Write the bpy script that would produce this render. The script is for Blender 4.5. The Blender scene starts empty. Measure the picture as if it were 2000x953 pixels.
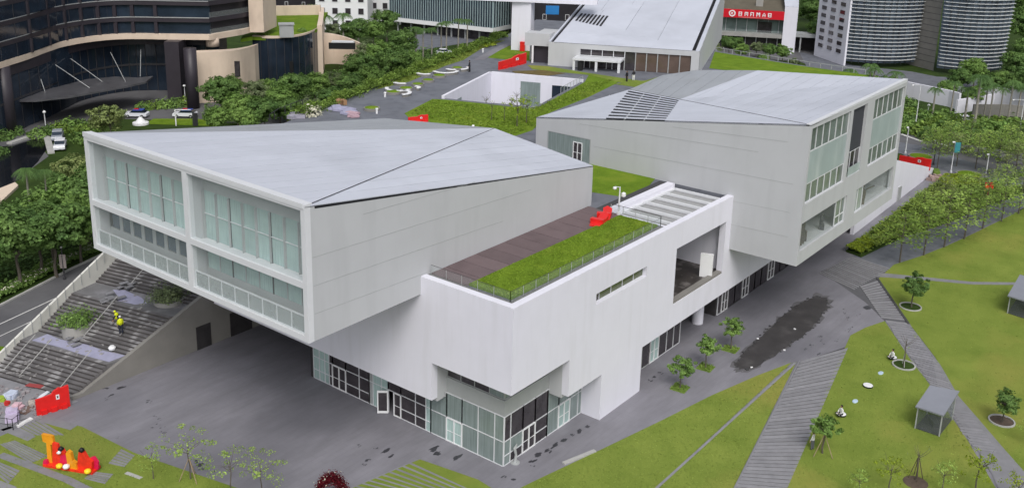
import bpy, bmesh, math, random
import numpy as np
from mathutils import Vector, Matrix
from mathutils.geometry import tessellate_polygon

scene = bpy.context.scene
COL = scene.collection
R = math.radians
rnd = random.Random(7)

# ---------------------------------------------------------------- camera
# World axes follow the museum: X runs along its long front (away, right), Y away to the left.
FPX, PITCH, ROLL, PCX, PCY, AZ, CAMH = 1940.36, R(15.6973), R(1.4094), 1000.0, 305.4, R(37.734), 47.0
_fw = Vector((math.cos(AZ), math.sin(AZ), 0)); _rt = Vector((math.sin(AZ), -math.cos(AZ), 0)); _up = Vector((0, 0, 1))
CF = math.cos(PITCH) * _fw - math.sin(PITCH) * _up
_u = math.sin(PITCH) * _fw + math.cos(PITCH) * _up
CR = math.cos(ROLL) * _rt + math.sin(ROLL) * _u
CU = -math.sin(ROLL) * _rt + math.cos(ROLL) * _u
CO = Vector((0, 0, CAMH))
cam_d = bpy.data.cameras.new('camera'); cam = bpy.data.objects.new('camera', cam_d); COL.objects.link(cam)
m = Matrix.Identity(4)
for i, c in enumerate((CR, CU, -CF)):
    for k in range(3): m[k][i] = c[k]
m.translation = CO
cam.matrix_world = m
cam_d.sensor_width = 36; cam_d.lens = FPX / 2000 * 36; cam_d.shift_y = -(476.5 - PCY) / 2000
cam_d.clip_start = 0.5; cam_d.clip_end = 4000
scene.camera = cam

# ---------------------------------------------------------------- sky, sun, exposure
SUN_EL, SUN_AZ = R(50), R(227)        # azimuth of the sun in world XY, counter-clockwise from +X
w = bpy.data.worlds.new('World'); scene.world = w; w.use_nodes = True
nt = w.node_tree; nt.nodes.clear()
out = nt.nodes.new('ShaderNodeOutputWorld'); bg = nt.nodes.new('ShaderNodeBackground')
sky = nt.nodes.new('ShaderNodeTexSky'); sky.sky_type = 'NISHITA'; sky.sun_disc = False
sky.sun_elevation = SUN_EL; sky.sun_rotation = R(90) - SUN_AZ
sky.air_density = 1.0; sky.dust_density = 4.0; sky.ozone_density = 1.0
hs = nt.nodes.new('ShaderNodeHueSaturation'); hs.inputs['Saturation'].default_value = 0.34
nt.links.new(sky.outputs[0], hs.inputs['Color']); nt.links.new(hs.outputs[0], bg.inputs[0]); nt.links.new(bg.outputs[0], out.inputs[0])
bg.inputs[1].default_value = 0.15
sd = bpy.data.lights.new('sun', 'SUN'); sd.energy = 1.42; sd.angle = R(28); sd.color = (1, 0.97, 0.93)
so = bpy.data.objects.new('sun', sd); COL.objects.link(so)
sdir = Vector((math.cos(SUN_AZ) * math.cos(SUN_EL), math.sin(SUN_AZ) * math.cos(SUN_EL), math.sin(SUN_EL)))
so.rotation_euler = sdir.to_track_quat('Z', 'Y').to_euler(); so.location = (60, 40, 120)
vs = scene.view_settings; vs.view_transform = 'Standard'; vs.look = 'None'; vs.exposure = 0.0; vs.gamma = 1.0; vs.use_curve_mapping = False

# ---------------------------------------------------------------- helpers
def at(px, py, z=0.0):
    """a surveyed point: the photograph pixel carried to the level z"""
    d = CF + (px - PCX) / FPX * CR - (py - PCY) / FPX * CU
    return CO + d * ((z - CO.z) / d.z)
def atp(pts, z=0.0): return [(p.x, p.y) for p in (at(a, b, z) for a, b in pts)]
def lerp(a, b, t): return tuple(x + (y - x) * t for x, y in zip(a, b))
def lin(r, g, b):
    f = lambda c: (c / 12.92 if c <= .04045 else ((c + .055) / 1.055) ** 2.4)
    return (f(r / 255), f(g / 255), f(b / 255), 1)

MATS = {}
def mat(name, col, rough=.7, var=.12, scale=1.0, bump=0.0, bscale=None, metal=0.0, spec=.4, col2=None, detail=5, stretch=None, island=0.0, trans=0.0, mix=None, alpha=None, objrand=0.0, brick=None):
    """procedural principled material: base colour, broken by noise (var / col2), fine bump, per-island variation"""
    if name in MATS: return MATS[name]
    M = bpy.data.materials.new(name); M.use_nodes = True; n = M.node_tree.nodes; L = M.node_tree.links
    b = n['Principled BSDF']; b.inputs['Roughness'].default_value = rough; b.inputs['Metallic'].default_value = metal
    b.inputs['Specular IOR Level'].default_value = spec
    geo = n.new('ShaderNodeNewGeometry'); src = geo.outputs['Position']
    if stretch:
        mp = n.new('ShaderNodeMapping'); mp.inputs['Scale'].default_value = stretch; L.new(src, mp.inputs['Vector']); src = mp.outputs[0]
    tx = n.new('ShaderNodeTexNoise'); tx.inputs['Scale'].default_value = scale; tx.inputs['Detail'].default_value = detail; tx.inputs['Roughness'].default_value = .62
    L.new(src, tx.inputs['Vector'])
    rp = n.new('ShaderNodeValToRGB'); rp.color_ramp.elements[0].position = .3; rp.color_ramp.elements[1].position = .7
    c = col[:3]
    if col2 is None:
        rp.color_ramp.elements[0].color = (*[x * (1 - var) for x in c], 1); rp.color_ramp.elements[1].color = (*[min(1, x * (1 + var)) for x in c], 1)
    else:
        rp.color_ramp.elements[0].color = (*c, 1); rp.color_ramp.elements[1].color = (*col2[:3], 1)
    L.new(tx.outputs[0], rp.inputs[0]); cs = rp.outputs[0]
    if island or objrand:
        mx = n.new('ShaderNodeMix'); mx.data_type = 'RGBA'; mx.blend_type = 'MULTIPLY'; mx.inputs['Factor'].default_value = 1
        mr = n.new('ShaderNodeMapRange')
        if island: L.new(geo.outputs['Random Per Island'], mr.inputs[0])
        else:
            oi = n.new('ShaderNodeObjectInfo'); L.new(oi.outputs['Random'], mr.inputs[0])
        k = island or objrand
        mr.inputs['To Min'].default_value = 1 - k; mr.inputs['To Max'].default_value = 1 + k
        L.new(cs, mx.inputs[6]); L.new(mr.outputs[0], mx.inputs[7]); cs = mx.outputs[2]
    if mix:   # a second, larger or finer noise layer: (scale, colour, threshold lo, hi, stretch)
        t2 = n.new('ShaderNodeTexNoise'); t2.inputs['Scale'].default_value = mix[0]; t2.inputs['Detail'].default_value = 6
        if len(mix) > 4:
            mp2 = n.new('ShaderNodeMapping'); mp2.inputs['Scale'].default_value = mix[4]; L.new(geo.outputs['Position'], mp2.inputs['Vector']); L.new(mp2.outputs[0], t2.inputs['Vector'])
        else: L.new(geo.outputs['Position'], t2.inputs['Vector'])
        m2 = n.new('ShaderNodeMapRange'); m2.inputs[1].default_value = mix[2]; m2.inputs[2].default_value = mix[3]; L.new(t2.outputs[0], m2.inputs[0])
        x2 = n.new('ShaderNodeMix'); x2.data_type = 'RGBA'; x2.inputs[7].default_value = (*mix[1][:3], 1)
        L.new(m2.outputs[0], x2.inputs['Factor']); L.new(cs, x2.inputs[6]); cs = x2.outputs[2]
    if brick:   # faint paving joints: (width, row height, mortar, darkening)
        bt = n.new('ShaderNodeTexBrick'); bt.inputs['Scale'].default_value = 1; bt.inputs['Brick Width'].default_value = brick[0]; bt.inputs['Row Height'].default_value = brick[1]; bt.inputs['Mortar Size'].default_value = brick[2]
        bt.inputs['Color1'].default_value = (1, 1, 1, 1); bt.inputs['Color2'].default_value = (1 - brick[3] * .6,) * 3 + (1,); bt.inputs['Mortar'].default_value = (1 - brick[3] * 2,) * 3 + (1,)
        L.new(geo.outputs['Position'], bt.inputs['Vector']); xb = n.new('ShaderNodeMix'); xb.data_type = 'RGBA'; xb.blend_type = 'MULTIPLY'; xb.inputs['Factor'].default_value = 1
        L.new(cs, xb.inputs[6]); L.new(bt.outputs[0], xb.inputs[7]); cs = xb.outputs[2]
    L.new(cs, b.inputs['Base Color'])
    if bump:
        tb = n.new('ShaderNodeTexNoise'); tb.inputs['Scale'].default_value = bscale or scale * 6; tb.inputs['Detail'].default_value = 4
        L.new(geo.outputs['Position'], tb.inputs['Vector'])
        bp = n.new('ShaderNodeBump'); bp.inputs['Strength'].default_value = bump; bp.inputs['Distance'].default_value = .1
        L.new(tb.outputs[0], bp.inputs['Height']); L.new(bp.outputs[0], b.inputs['Normal'])
    if trans:
        o = n['Material Output']; tr = n.new('ShaderNodeBsdfTranslucent'); ms = n.new('ShaderNodeMixShader'); ms.inputs[0].default_value = trans
        L.new(cs, tr.inputs[0]); L.new(b.outputs[0], ms.inputs[1]); L.new(tr.outputs[0], ms.inputs[2]); L.new(ms.outputs[0], o.inputs[0])
    if alpha is not None:
        o = n['Material Output']; tr = n.new('ShaderNodeBsdfTransparent'); ms = n.new('ShaderNodeMixShader'); ms.inputs[0].default_value = alpha
        tr.inputs[0].default_value = (.975, .985, .985, 1)
        L.new(tr.outputs[0], ms.inputs[1]); L.new(b.outputs[0], ms.inputs[2]); L.new(ms.outputs[0], o.inputs[0])
    MATS[name] = M
    return M

def tag(o, label=None, cat=None, group=None, kind=None):
    if label: o['label'] = label
    if cat: o['category'] = cat
    if group: o['group'] = group
    if kind: o['kind'] = kind
    return o
ORG = {}
def root(name, loc, label, cat, group=None):
    o = bpy.data.objects.new(name, None); o.empty_display_size = .5; o.location = loc; COL.objects.link(o); ORG[o.name] = Vector(loc)
    return tag(o, label, cat, group)
def link(name, me, parent=None):
    o = bpy.data.objects.new(name, me); COL.objects.link(o)
    if parent is not None:
        o.parent = parent; ORG[o.name] = ORG[parent.name]
    return o
class MB:
    def __init__(s): s.v = []; s.f = []
    def add(s, vs, fs):
        k = len(s.v); s.v += [tuple(p) for p in vs]; s.f += [tuple(i + k for i in q) for q in fs]; return s
    def box(s, x0, x1, y0, y1, z0, z1):
        return s.add([(x0, y0, z0), (x1, y0, z0), (x1, y1, z0), (x0, y1, z0), (x0, y0, z1), (x1, y0, z1), (x1, y1, z1), (x0, y1, z1)],
                     [(0, 3, 2, 1), (4, 5, 6, 7), (0, 1, 5, 4), (1, 2, 6, 5), (2, 3, 7, 6), (3, 0, 4, 7)])
    def prism(s, poly, z0, z1):
        """poly: list of (x,y); z0,z1: numbers or functions of (x,y)"""
        a = sum(p[0] * q[1] - q[0] * p[1] for p, q in zip(poly, poly[1:] + poly[:1]))
        if a < 0: poly = poly[::-1]
        f0 = z0 if callable(z0) else (lambda x, y: z0); f1 = z1 if callable(z1) else (lambda x, y: z1)
        n = len(poly)
        tri = tessellate_polygon([[Vector((p[0], p[1], 0)) for p in poly]])
        vs = [(x, y, f0(x, y)) for x, y in poly] + [(x, y, f1(x, y)) for x, y in poly]
        fs = []
        for t in tri:
            a, b, c = t
            ar = (poly[b][0] - poly[a][0]) * (poly[c][1] - poly[a][1]) - (poly[c][0] - poly[a][0]) * (poly[b][1] - poly[a][1])
            if ar < 0: a, c = c, a
            fs.append((a + n, b + n, c + n)); fs.append((a, c, b))
        fs += [(i, (i + 1) % n, (i + 1) % n + n, i + n) for i in range(n)]
        return s.add(vs, fs)
    def sheet(s, poly, z, hole=None):
        P = [[Vector((p[0], p[1], 0)) for p in poly]] + ([[Vector((p[0], p[1], 0)) for p in hole]] if hole else [])
        fl = [p for q in P for p in q]; fz = z if callable(z) else (lambda x, y: z)
        fs = []
        for a, b, c in tessellate_polygon(P):
            ar = (fl[b].x - fl[a].x) * (fl[c].y - fl[a].y) - (fl[c].x - fl[a].x) * (fl[b].y - fl[a].y)
            fs.append((a, b, c) if ar > 0 else (a, c, b))
        return s.add([(p.x, p.y, fz(p.x, p.y)) for p in fl], fs)
    def poly(s, pts): return s.add(pts, [tuple(range(len(pts)))])
    def plate(s, pts, t):
        """closed plate of thickness t below a planar polygon (points anticlockwise seen from its top)"""
        p = [Vector(q) for q in pts]; nrm = Vector((0, 0, 0))
        for a, b in zip(p, p[1:] + p[:1]): nrm += a.cross(b)
        nrm.normalize()
        if nrm.z < -1e-6: p = p[::-1]; nrm = -nrm
        q = [a - nrm * t for a in p]; n = len(p)
        return s.add(p + q, [tuple(range(n)), tuple(range(2 * n - 1, n - 1, -1))] + [(i, i + n, (i + 1) % n + n, (i + 1) % n) for i in range(n)])
    def tube(s, pts, r, n=8, cap=True):
        pts = [Vector(p) for p in pts]; rr = r if isinstance(r, (list, tuple)) else [r] * len(pts); k = len(s.v)
        ref = None
        for i, p in enumerate(pts):
            d = (pts[min(i + 1, len(pts) - 1)] - pts[max(i - 1, 0)]).normalized()
            if ref is None or abs(d.dot(ref)) > .95: ref = Vector((1, 0, 0)) if abs(d.x) < .8 else Vector((0, 1, 0))
            e1 = d.cross(ref).normalized(); e2 = d.cross(e1)
            for j in range(n):
                a = 2 * math.pi * j / n; s.v.append(tuple(p + (e1 * math.cos(a) + e2 * math.sin(a)) * rr[i]))
        for i in range(len(pts) - 1):
            for j in range(n): s.f.append((k + i * n + j, k + i * n + (j + 1) % n, k + (i + 1) * n + (j + 1) % n, k + (i + 1) * n + j))
        if cap: s.f.append(tuple(k + j for j in range(n))[::-1]); s.f.append(tuple(k + (len(pts) - 1) * n + j for j in range(n)))
        return s
    def lathe(s, c, prof, n=16, sx=1, sy=1):
        k = len(s.v)
        for r_, z in prof:
            for j in range(n):
                a = 2 * math.pi * j / n; s.v.append((c[0] + r_ * sx * math.cos(a), c[1] + r_ * sy * math.sin(a), c[2] + z))
        for i in range(len(prof) - 1):
            for j in range(n): s.f.append((k + i * n + j, k + i * n + (j + 1) % n, k + (i + 1) * n + (j + 1) % n, k + (i + 1) * n + j))
        s.f.append(tuple(k + j for j in range(n))[::-1]); s.f.append(tuple(k + (len(prof) - 1) * n + j for j in range(n)))
        return s
    def obox(s, c, ang, lx, ly, z0, z1):
        """box centred on c=(x,y), turned by ang about z"""
        ca, sa = math.cos(ang), math.sin(ang); k = len(s.v)
        s.box(-lx / 2, lx / 2, -ly / 2, ly / 2, z0, z1)
        for i in range(k, k + 8):
            x, y, z = s.v[i]; s.v[i] = (c[0] + ca * x - sa * y, c[1] + sa * x + ca * y, z)
        return s
    def bar(s, a, b, wd, ht=None):
        """rectangular bar from a to b"""
        a, b = Vector(a), Vector(b); d = (b - a).normalized(); ht = ht or wd
        ref = Vector((0, 0, 1)) if abs(d.z) < .9 else Vector((1, 0, 0))
        e = d.cross(ref).normalized() * wd / 2; g = e.cross(d).normalized() * ht / 2
        return s.add([a - e - g, a + e - g, a + e + g, a - e + g, b - e - g, b + e - g, b + e + g, b - e + g],
                     [(0, 1, 2, 3), (4, 7, 6, 5), (0, 4, 5, 1), (1, 5, 6, 2), (2, 6, 7, 3), (3, 7, 4, 0)])
    def mesh(s, name, material, off=None, smooth=False):
        me = bpy.data.meshes.new(name)
        vs = s.v if off is None else [(x - off.x, y - off.y, z - off.z) for x, y, z in s.v]
        me.from_pydata(vs, [], s.f); me.materials.append(material)
        if smooth: me.polygons.foreach_set('use_smooth', [True] * len(me.polygons))
        me.update(); return me
    def build(s, name, material, parent=None, smooth=False):
        off = ORG[parent.name] if parent is not None else None
        return link(name, s.mesh(name, material, off, smooth), parent)
def struct(name, mb, material, label=None):
    o = mb.build(name, material); o['kind'] = 'structure'
    if label: o['label'] = label
    return o
def copy_tree(o, parent=None):
    c = o.copy(); COL.objects.link(c); c.parent = parent; ORG[c.name] = ORG.get(o.name, Vector())
    for ch in [x for x in o.children]: copy_tree(ch, c)
    return c
def clip(poly, nx, ny, d):
    """keep the part of a 2-d polygon with nx*x+ny*y <= d"""
    r = []
    for (a, b) in zip(poly, poly[1:] + poly[:1]):
        da = nx * a[0] + ny * a[1] - d; db = nx * b[0] + ny * b[1] - d
        if da <= 0: r.append(a)
        if (da < 0 < db) or (db < 0 < da):
            t = da / (da - db); r.append((a[0] + (b[0] - a[0]) * t, a[1] + (b[1] - a[1]) * t))
    return r
def wallgrid(us, zs, solid, axis, front, back):
    """wall of cells: us, zs breaks; solid(i,j) says if the cell is filled; plane axis='x' or 'y' at front..back"""
    mb = MB()
    def P(u, z, d): return (d, u, z) if axis == 'x' else (u, d, z)
    nu, nz = len(us) - 1, len(zs) - 1
    S = lambda i, j: 0 <= i < nu and 0 <= j < nz and solid(i, j)
    for i in range(nu):
        for j in range(nz):
            if not S(i, j): continue
            a, b, c, d = us[i], us[i + 1], zs[j], zs[j + 1]
            mb.poly([P(a, c, front), P(b, c, front), P(b, d, front), P(a, d, front)]); mb.poly([P(a, c, back), P(a, d, back), P(b, d, back), P(b, c, back)])
            if not S(i - 1, j): mb.poly([P(a, c, front), P(a, d, front), P(a, d, back), P(a, c, back)])
            if not S(i + 1, j): mb.poly([P(b, c, front), P(b, c, back), P(b, d, back), P(b, d, front)])
            if not S(i, j - 1): mb.poly([P(a, c, front), P(a, c, back), P(b, c, back), P(b, c, front)])
            if not S(i, j + 1): mb.poly([P(a, d, front), P(b, d, front), P(b, d, back), P(a, d, back)])
    return mb
def wall_holes(u0, u1, z0, z1, holes, axis, front, back, cut=()):
    """rectangle u0..u1, z0..z1 without holes / cut rectangles (u0,u1,z0,z1)"""
    hs_ = list(holes) + list(cut)
    us = sorted({u0, u1, *[min(max(h[0], u0), u1) for h in hs_], *[min(max(h[1], u0), u1) for h in hs_]}); zs = sorted({z0, z1, *[min(max(h[2], z0), z1) for h in hs_], *[min(max(h[3], z0), z1) for h in hs_]})
    def solid(i, j):
        u, z = (us[i] + us[i + 1]) / 2, (zs[j] + zs[j + 1]) / 2
        return not any(h[0] < u < h[1] and h[2] < z < h[3] for h in hs_)
    return wallgrid(us, zs, solid, axis, front, back)
def pbox(axis, u0, u1, d0, d1, z0, z1):
    return MB().box(d0, d1, u0, u1, z0, z1) if axis == 'x' else MB().box(u0, u1, d0, d1, z0, z1)
def glaze(parent, axis, d, us, zs, panemat, mullmat, mw=.07, depth=.12, skip=(), pane='pane', th=.02):
    """window wall in the plane axis=d: one pane object per cell, one mullion per break; panemat may be a function (i,j)"""
    for i in range(len(us) - 1):
        for j in range(len(zs) - 1):
            if (i, j) in skip: continue
            pm_ = panemat(i, j) if callable(panemat) else panemat
            if pm_ is None: continue
            pbox(axis, us[i] + mw / 2, us[i + 1] - mw / 2, d, d + th, zs[j] + mw / 2, zs[j + 1] - mw / 2).build(pane, pm_, parent)
    for u in us: pbox(axis, u - mw / 2, u + mw / 2, d - depth / 2, d + depth / 2, zs[0], zs[-1]).build('mullion', mullmat, parent)
    for z in zs:
        pbox(axis, us[0] + mw / 2, us[-1] - mw / 2, d - depth / 2 + .012, d + depth / 2 - .012, z - mw / 2, z + mw / 2).build('transom', mullmat, parent)
def door(parent, axis, d, u0, u1, z0, z1, frame, glass, leaves=2, fw=.1):
    """glazed door: white frame with leaves, panes and push rail"""
    us = [u0 + (u1 - u0) * k / leaves for k in range(leaves + 1)]
    f = MB()
    for u in us: f.v, f.f = f.v, f.f; b = pbox(axis, u - fw / 2, u + fw / 2, d - .09, d + .09, z0, z1); f.add(b.v, b.f)
    for z in (z0 + fw / 2, z1 - fw / 2):
        for a, b_ in zip(us, us[1:]):
            q = pbox(axis, a + fw / 2, b_ - fw / 2, d - .08, d + .08, z - fw / 2, z + fw / 2); f.add(q.v, q.f)
    dr = f.build('door', frame, parent)
    for a, b_ in zip(us, us[1:]):
        pbox(axis, a + fw / 2, b_ - fw / 2, d - .01, d + .01, z0 + fw, z1 - fw).build('pane', glass, dr)
        pbox(axis, a + fw / 2, b_ - fw / 2, d - .05, d - .02, (z0 + z1) / 2 - .14, (z0 + z1) / 2 - .09).build('push_bar', frame, dr)
    return dr
def word(n):
    w_ = ['first', 'second', 'third', 'fourth', 'fifth', 'sixth', 'seventh', 'eighth', 'ninth', 'tenth', 'eleventh', 'twelfth', 'thirteenth', 'fourteenth', 'fifteenth', 'sixteenth', 'seventeenth', 'eighteenth', 'nineteenth', 'twentieth']
    return w_[n] if n < 20 else ('twenty-' + w_[n - 20] if n < 29 else str(n + 1) + 'th')
# ---------------------------------------------------------------- materials
M_stucco = mat('white_stucco', lin(217, 217, 227), .85, var=.02, scale=.5, mix=(1.1, lin(206, 206, 214), .5, .95, (1, 1, .12)))
M_panel = mat('grey_white_panel', lin(183, 185, 188), .6, var=.035, scale=.22, mix=(.8, lin(172, 174, 177), .5, .95, (1, 1, .15)))
M_roof = mat('roof_sheet', lin(189, 193, 204), .5, var=.04, scale=.35, mix=(.12, lin(166, 170, 180), .5, .95), objrand=.03)
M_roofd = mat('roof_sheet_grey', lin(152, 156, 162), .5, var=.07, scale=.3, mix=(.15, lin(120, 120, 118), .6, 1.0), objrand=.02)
M_gap = mat('dark_joint', lin(30, 31, 36), .9)
M_frame = mat('white_metal', lin(208, 210, 214), .45, var=.03)
M_frameg = mat('grey_metal', lin(160, 163, 164), .45, var=.05)
M_framed = mat('dark_metal', lin(58, 58, 62), .5, var=.08)
M_glassd = mat('dark_glass', lin(46, 42, 46), .08, var=.5, scale=.9, spec=.6, col2=lin(70, 66, 70))
M_glassg = mat('green_glass', lin(134, 146, 145), .14, var=.12, scale=.6, spec=.5, mix=(2.2, lin(112, 126, 124), .4, .7, (4, 4, .15)))
M_glassc = mat('curtained_glass', lin(168, 191, 188), .2, var=.12, scale=.5, spec=.5, mix=(2.5, lin(150, 170, 167), .45, .7, (5, 5, .12)), objrand=.10)
M_glassb = mat('blue_dark_glass', lin(27, 34, 45), .1, var=.4, scale=.15, spec=.5, col2=lin(46, 58, 73))
M_glassf = mat('frosted_glass', lin(158, 172, 172), .35, var=.08, scale=.3, mix=(.5, lin(180, 190, 190), .45, .7, (1, 1, .3)))
M_clear = mat('clear_glass', lin(215, 225, 225), .04, var=0, spec=.5, alpha=.07)
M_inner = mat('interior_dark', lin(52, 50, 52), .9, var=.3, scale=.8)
M_loggia = mat('loggia_render', lin(170, 173, 174), .85, var=.05, scale=.6)
M_pave = mat('plaza_paving', lin(125, 124, 131), .8, var=.16, scale=.35, bump=.05, bscale=8, mix=(.09, lin(96, 96, 103), .45, .8), detail=10, stretch=(.45, 1.5, 1), brick=(1.2, .6, .012, .07))
M_pave2 = mat('deck_paving', lin(106, 109, 117), .7, var=.14, scale=.25, mix=(.6, lin(82, 86, 95), .5, .8), detail=8, brick=(1.2, .6, .012, .07))
M_slab = mat('stone_slab', lin(128, 128, 132), .85, var=.12, scale=.9, bump=.05, objrand=.1)
M_slabd = mat('dark_recess', lin(66, 66, 68), .95, var=.15)
M_step = mat('stair_stone', lin(102, 100, 101), .85, var=.3, scale=.35, objrand=.18, mix=(.7, lin(156, 155, 156), .54, .68, (.8, 1.3, 1)))
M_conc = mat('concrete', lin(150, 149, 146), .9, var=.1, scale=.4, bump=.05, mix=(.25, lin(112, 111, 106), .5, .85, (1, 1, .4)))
M_concd = mat('dark_concrete', lin(128, 126, 122), .9, var=.1, scale=.4)  # plain darker concrete for bases, walls and planters
M_kerb = mat('kerb_stone', lin(168, 168, 166), .85, var=.08, scale=1)
M_asph = mat('asphalt', lin(96, 96, 99), .9, var=.12, scale=.3, bump=.05, bscale=12, mix=(.12, lin(78, 78, 82), .5, .8))
M_line = mat('road_paint', lin(205, 205, 203), .7, var=.1, scale=1.5)
M_grass = mat('lawn_grass', lin(104, 122, 50), .95, var=.16, scale=.25, bump=.5, bscale=14, spec=.1, detail=9, col2=lin(126, 140, 64), mix=(.10, lin(144, 138, 72), .52, .85))
M_grass2 = mat('bright_grass', lin(88, 114, 30), .95, var=.2, scale=.5, bump=.8, bscale=9, spec=.1, detail=9, col2=lin(110, 136, 40), mix=(.25, lin(122, 134, 48), .55, .8))
M_soil = mat('planted_ground', lin(40, 56, 26), .95, var=.3, scale=.2, bump=.5, bscale=3, spec=.1, col2=lin(60, 78, 34))
M_earth = mat('bare_soil', lin(86, 74, 64), .95, var=.25, scale=2, bump=.4)
M_pond = mat('dry_pond_bed', lin(62, 60, 61), .6, var=.25, scale=.5, mix=(.5, lin(82, 80, 80), .55, .8))
M_timber = mat('brown_deck', lin(104, 90, 92), .75, var=.15, scale=.4, objrand=.10, mix=(.4, lin(84, 72, 74), .5, .8))
M_gravel = mat('roof_gravel', lin(112, 113, 113), .95, var=.2, scale=3, bump=.3)
M_red = mat('red_plastic', lin(214, 36, 34), .35, var=.08, scale=2)
M_redsign = mat('red_sign_face', lin(198, 22, 40), .4, var=.05, scale=.4)
M_white = mat('white_paint', lin(225, 226, 228), .5, var=.02)
M_black = mat('black_paint', lin(24, 24, 27), .5, var=.1)
M_beige = mat('beige_stone', lin(212, 194, 176), .8, var=.06, scale=.3, mix=(.3, lin(172, 154, 138), .55, .9, (1, 1, .4)))
M_brown = mat('dark_brown_metal', lin(54, 50, 57), .45, var=.12, scale=.4)
M_hoteldark = mat('hotel_dark_wall', lin(34, 32, 38), .5, var=.3, scale=.2)
M_trunk = mat('bark', lin(92, 86, 78), .9, var=.2, scale=3, stretch=(3, 3, .6))
M_trunkp = mat('palm_bark', lin(140, 136, 128), .9, var=.15, scale=3)
def leafm(n, c, c2, isl=.38): return mat(n, lin(*c), .6, scale=.35, col2=lin(*c2), island=isl, trans=.35, spec=.2, detail=3)
L_deep = leafm('leaves_deep', (83, 114, 62), (116, 145, 78))
L_mid = leafm('leaves_mid', (105, 137, 70), (137, 167, 89))
L_olive = leafm('leaves_olive', (118, 135, 83), (150, 162, 102))
L_fresh = leafm('leaves_fresh', (133, 160, 78), (169, 193, 102))
L_dull = leafm('leaves_dull', (108, 124, 89), (137, 150, 108))
L_hedge = leafm('leaves_hedge', (107, 133, 61), (138, 164, 78))
L_lime = leafm('leaves_lime', (128, 148, 44), (158, 174, 60))
L_palm = leafm('leaves_palm', (78, 109, 62), (107, 139, 78), .25)
L_white = leafm('blossom', (210, 208, 190), (228, 226, 206), .12)
L_wine = leafm('wine_red_petals', (74, 16, 26), (112, 26, 40), .4)

# ---------------------------------------------------------------- ground, plaza, lawns, roads
# every sheet lies about 4 mm or more above the one below
struct('ground', MB().sheet([(-700, -700), (1500, -700), (1500, 1500), (-700, 1500)], -.06), M_soil)
struct('plaza_paving', MB().sheet([(0, -20), (112, -8), (176, 38), (176, 60), (75, 81), (42, 81), (37, 98), (0, 98)], 0.0), M_pave)
def lawn(px, label, z=.03, m=None, name='lawn', t=.1):
    return struct(name, MB().prism(atp(px, 0), z - t, z), m or M_grass, label)
lawn([(1716, 544), (1746, 517), (1800, 500), (1850, 480), (1900, 457), (2000, 408), (2100, 360), (2300, 560), (2200, 1100), (2060, 1000), (2000, 922), (1960, 876), (1905, 812), (1870, 772), (1826, 697), (1776, 632)], 'broad open lawn on the right')
lawn([(1728, 627), (1690, 640), (1661, 655), (1625, 735), (1590, 822), (1535, 953), (1490, 1062), (2010, 1062), (1945, 953), (1890, 860), (1845, 795), (1815, 750), (1780, 705)], 'lawn wedge between the ribbed path and the stepping path')
lawn([(1546, 708), (1480, 733), (1390, 772), (1290, 822), (1165, 882), (1050, 936), (950, 985), (1150, 1062), (1275, 957)], 'narrow lawn strip beside the museum paving')
lawn([(1556, 706), (1550, 713), (1280, 957), (1160, 1062), (1376, 1062), (1432, 953)], 'lawn strip along the wide ribbed path')
lawn([(820, 897), (680, 955), (560, 1010), (900, 1062), (985, 968), (930, 934)], 'lawn triangle with pale diagonal strips')
lawn([(0, 852), (82, 818), (160, 833), (262, 884), (420, 938), (560, 985), (600, 1060), (-200, 1060), (-120, 850)], 'lawn with slab paths below the plaza')
lawn([(0, 676), (26, 680), (0, 703), (-80, 760), (-80, 690)], 'small lawn corner left of the stairs', m=M_grass2)
# kerbs and drain strips
def strip(name, a, b, wd, h, m, label=None, z=0.0):
    A, B = at(*a, z), at(*b, z); d = (B - A).normalized(); e = Vector((-d.y, d.x, 0)) * wd / 2
    return struct(name, MB().prism([(p.x, p.y) for p in (A - e, B - e, B + e, A + e)], z - .08, z + h), m, label)
strip('drain_kerb', (1553, 709), (1277, 958), .22, .06, M_slab)
strip('edge_kerb', (1100, 906), (1162, 881), .35, .14, M_kerb)
strip('edge_kerb', (1562, 705), (1434, 955), .14, .1, M_slab)
strip('edge_kerb', (1713, 544), (1775, 634), .3, .1, M_slabd)
strip('edge_kerb', (686, 953), (820, 896), .1, .06, M_slab)
strip('edge_kerb', (820, 896), (935, 936), .1, .06, M_slab)
# dry pond in the plaza: sunken bed inside a low stone rim
pond = [(1434, 713), (1470, 672), (1522, 622), (1560, 594), (1592, 578), (1613, 581), (1618, 598), (1604, 622), (1570, 655), (1520, 690), (1466, 721), (1448, 722)]
pp_ = []
for (a, b) in zip(pond, pond[1:] + pond[:1]):
    for k in range(6):
        t = k / 6; pp_.append((a[0] + (b[0] - a[0]) * t + rnd.uniform(-3.5, 3.5), a[1] + (b[1] - a[1]) * t + rnd.uniform(-1.6, 1.6)))
struct('dry_pond', MB().sheet(atp(pp_), .012), M_pond)
cx_, cy_ = 1535, 650
struct('pond_margin', MB().sheet(atp([(cx_ + (a - cx_) * 1.07 + rnd.uniform(-6, 6), cy_ + (b - cy_) * 1.07 + rnd.uniform(-3, 3)) for a, b in pp_]), .008), mat('pond_margin_stone', lin(92, 91, 94), .75, var=.2, scale=.6))
rim = MB(); P = [at(*p) for p in pond]
for k in range(len(P)):
    a, b = P[k], P[(k + 1) % len(P)]; n = max(1, int((b - a).length / .9))
    for q in range(n):
        c = a.lerp(b, (q + .5) / n); rim.obox((c.x + rnd.uniform(-.15, .15), c.y + rnd.uniform(-.15, .15)), rnd.uniform(0, 3), rnd.uniform(.12, .42), rnd.uniform(.1, .28), -.05, rnd.uniform(.03, .12))
tag(rim.build('pond_rim_stones', M_slabd), 'rough dark stones scattered round the dry pond rim', 'stones', kind='stuff')
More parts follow.
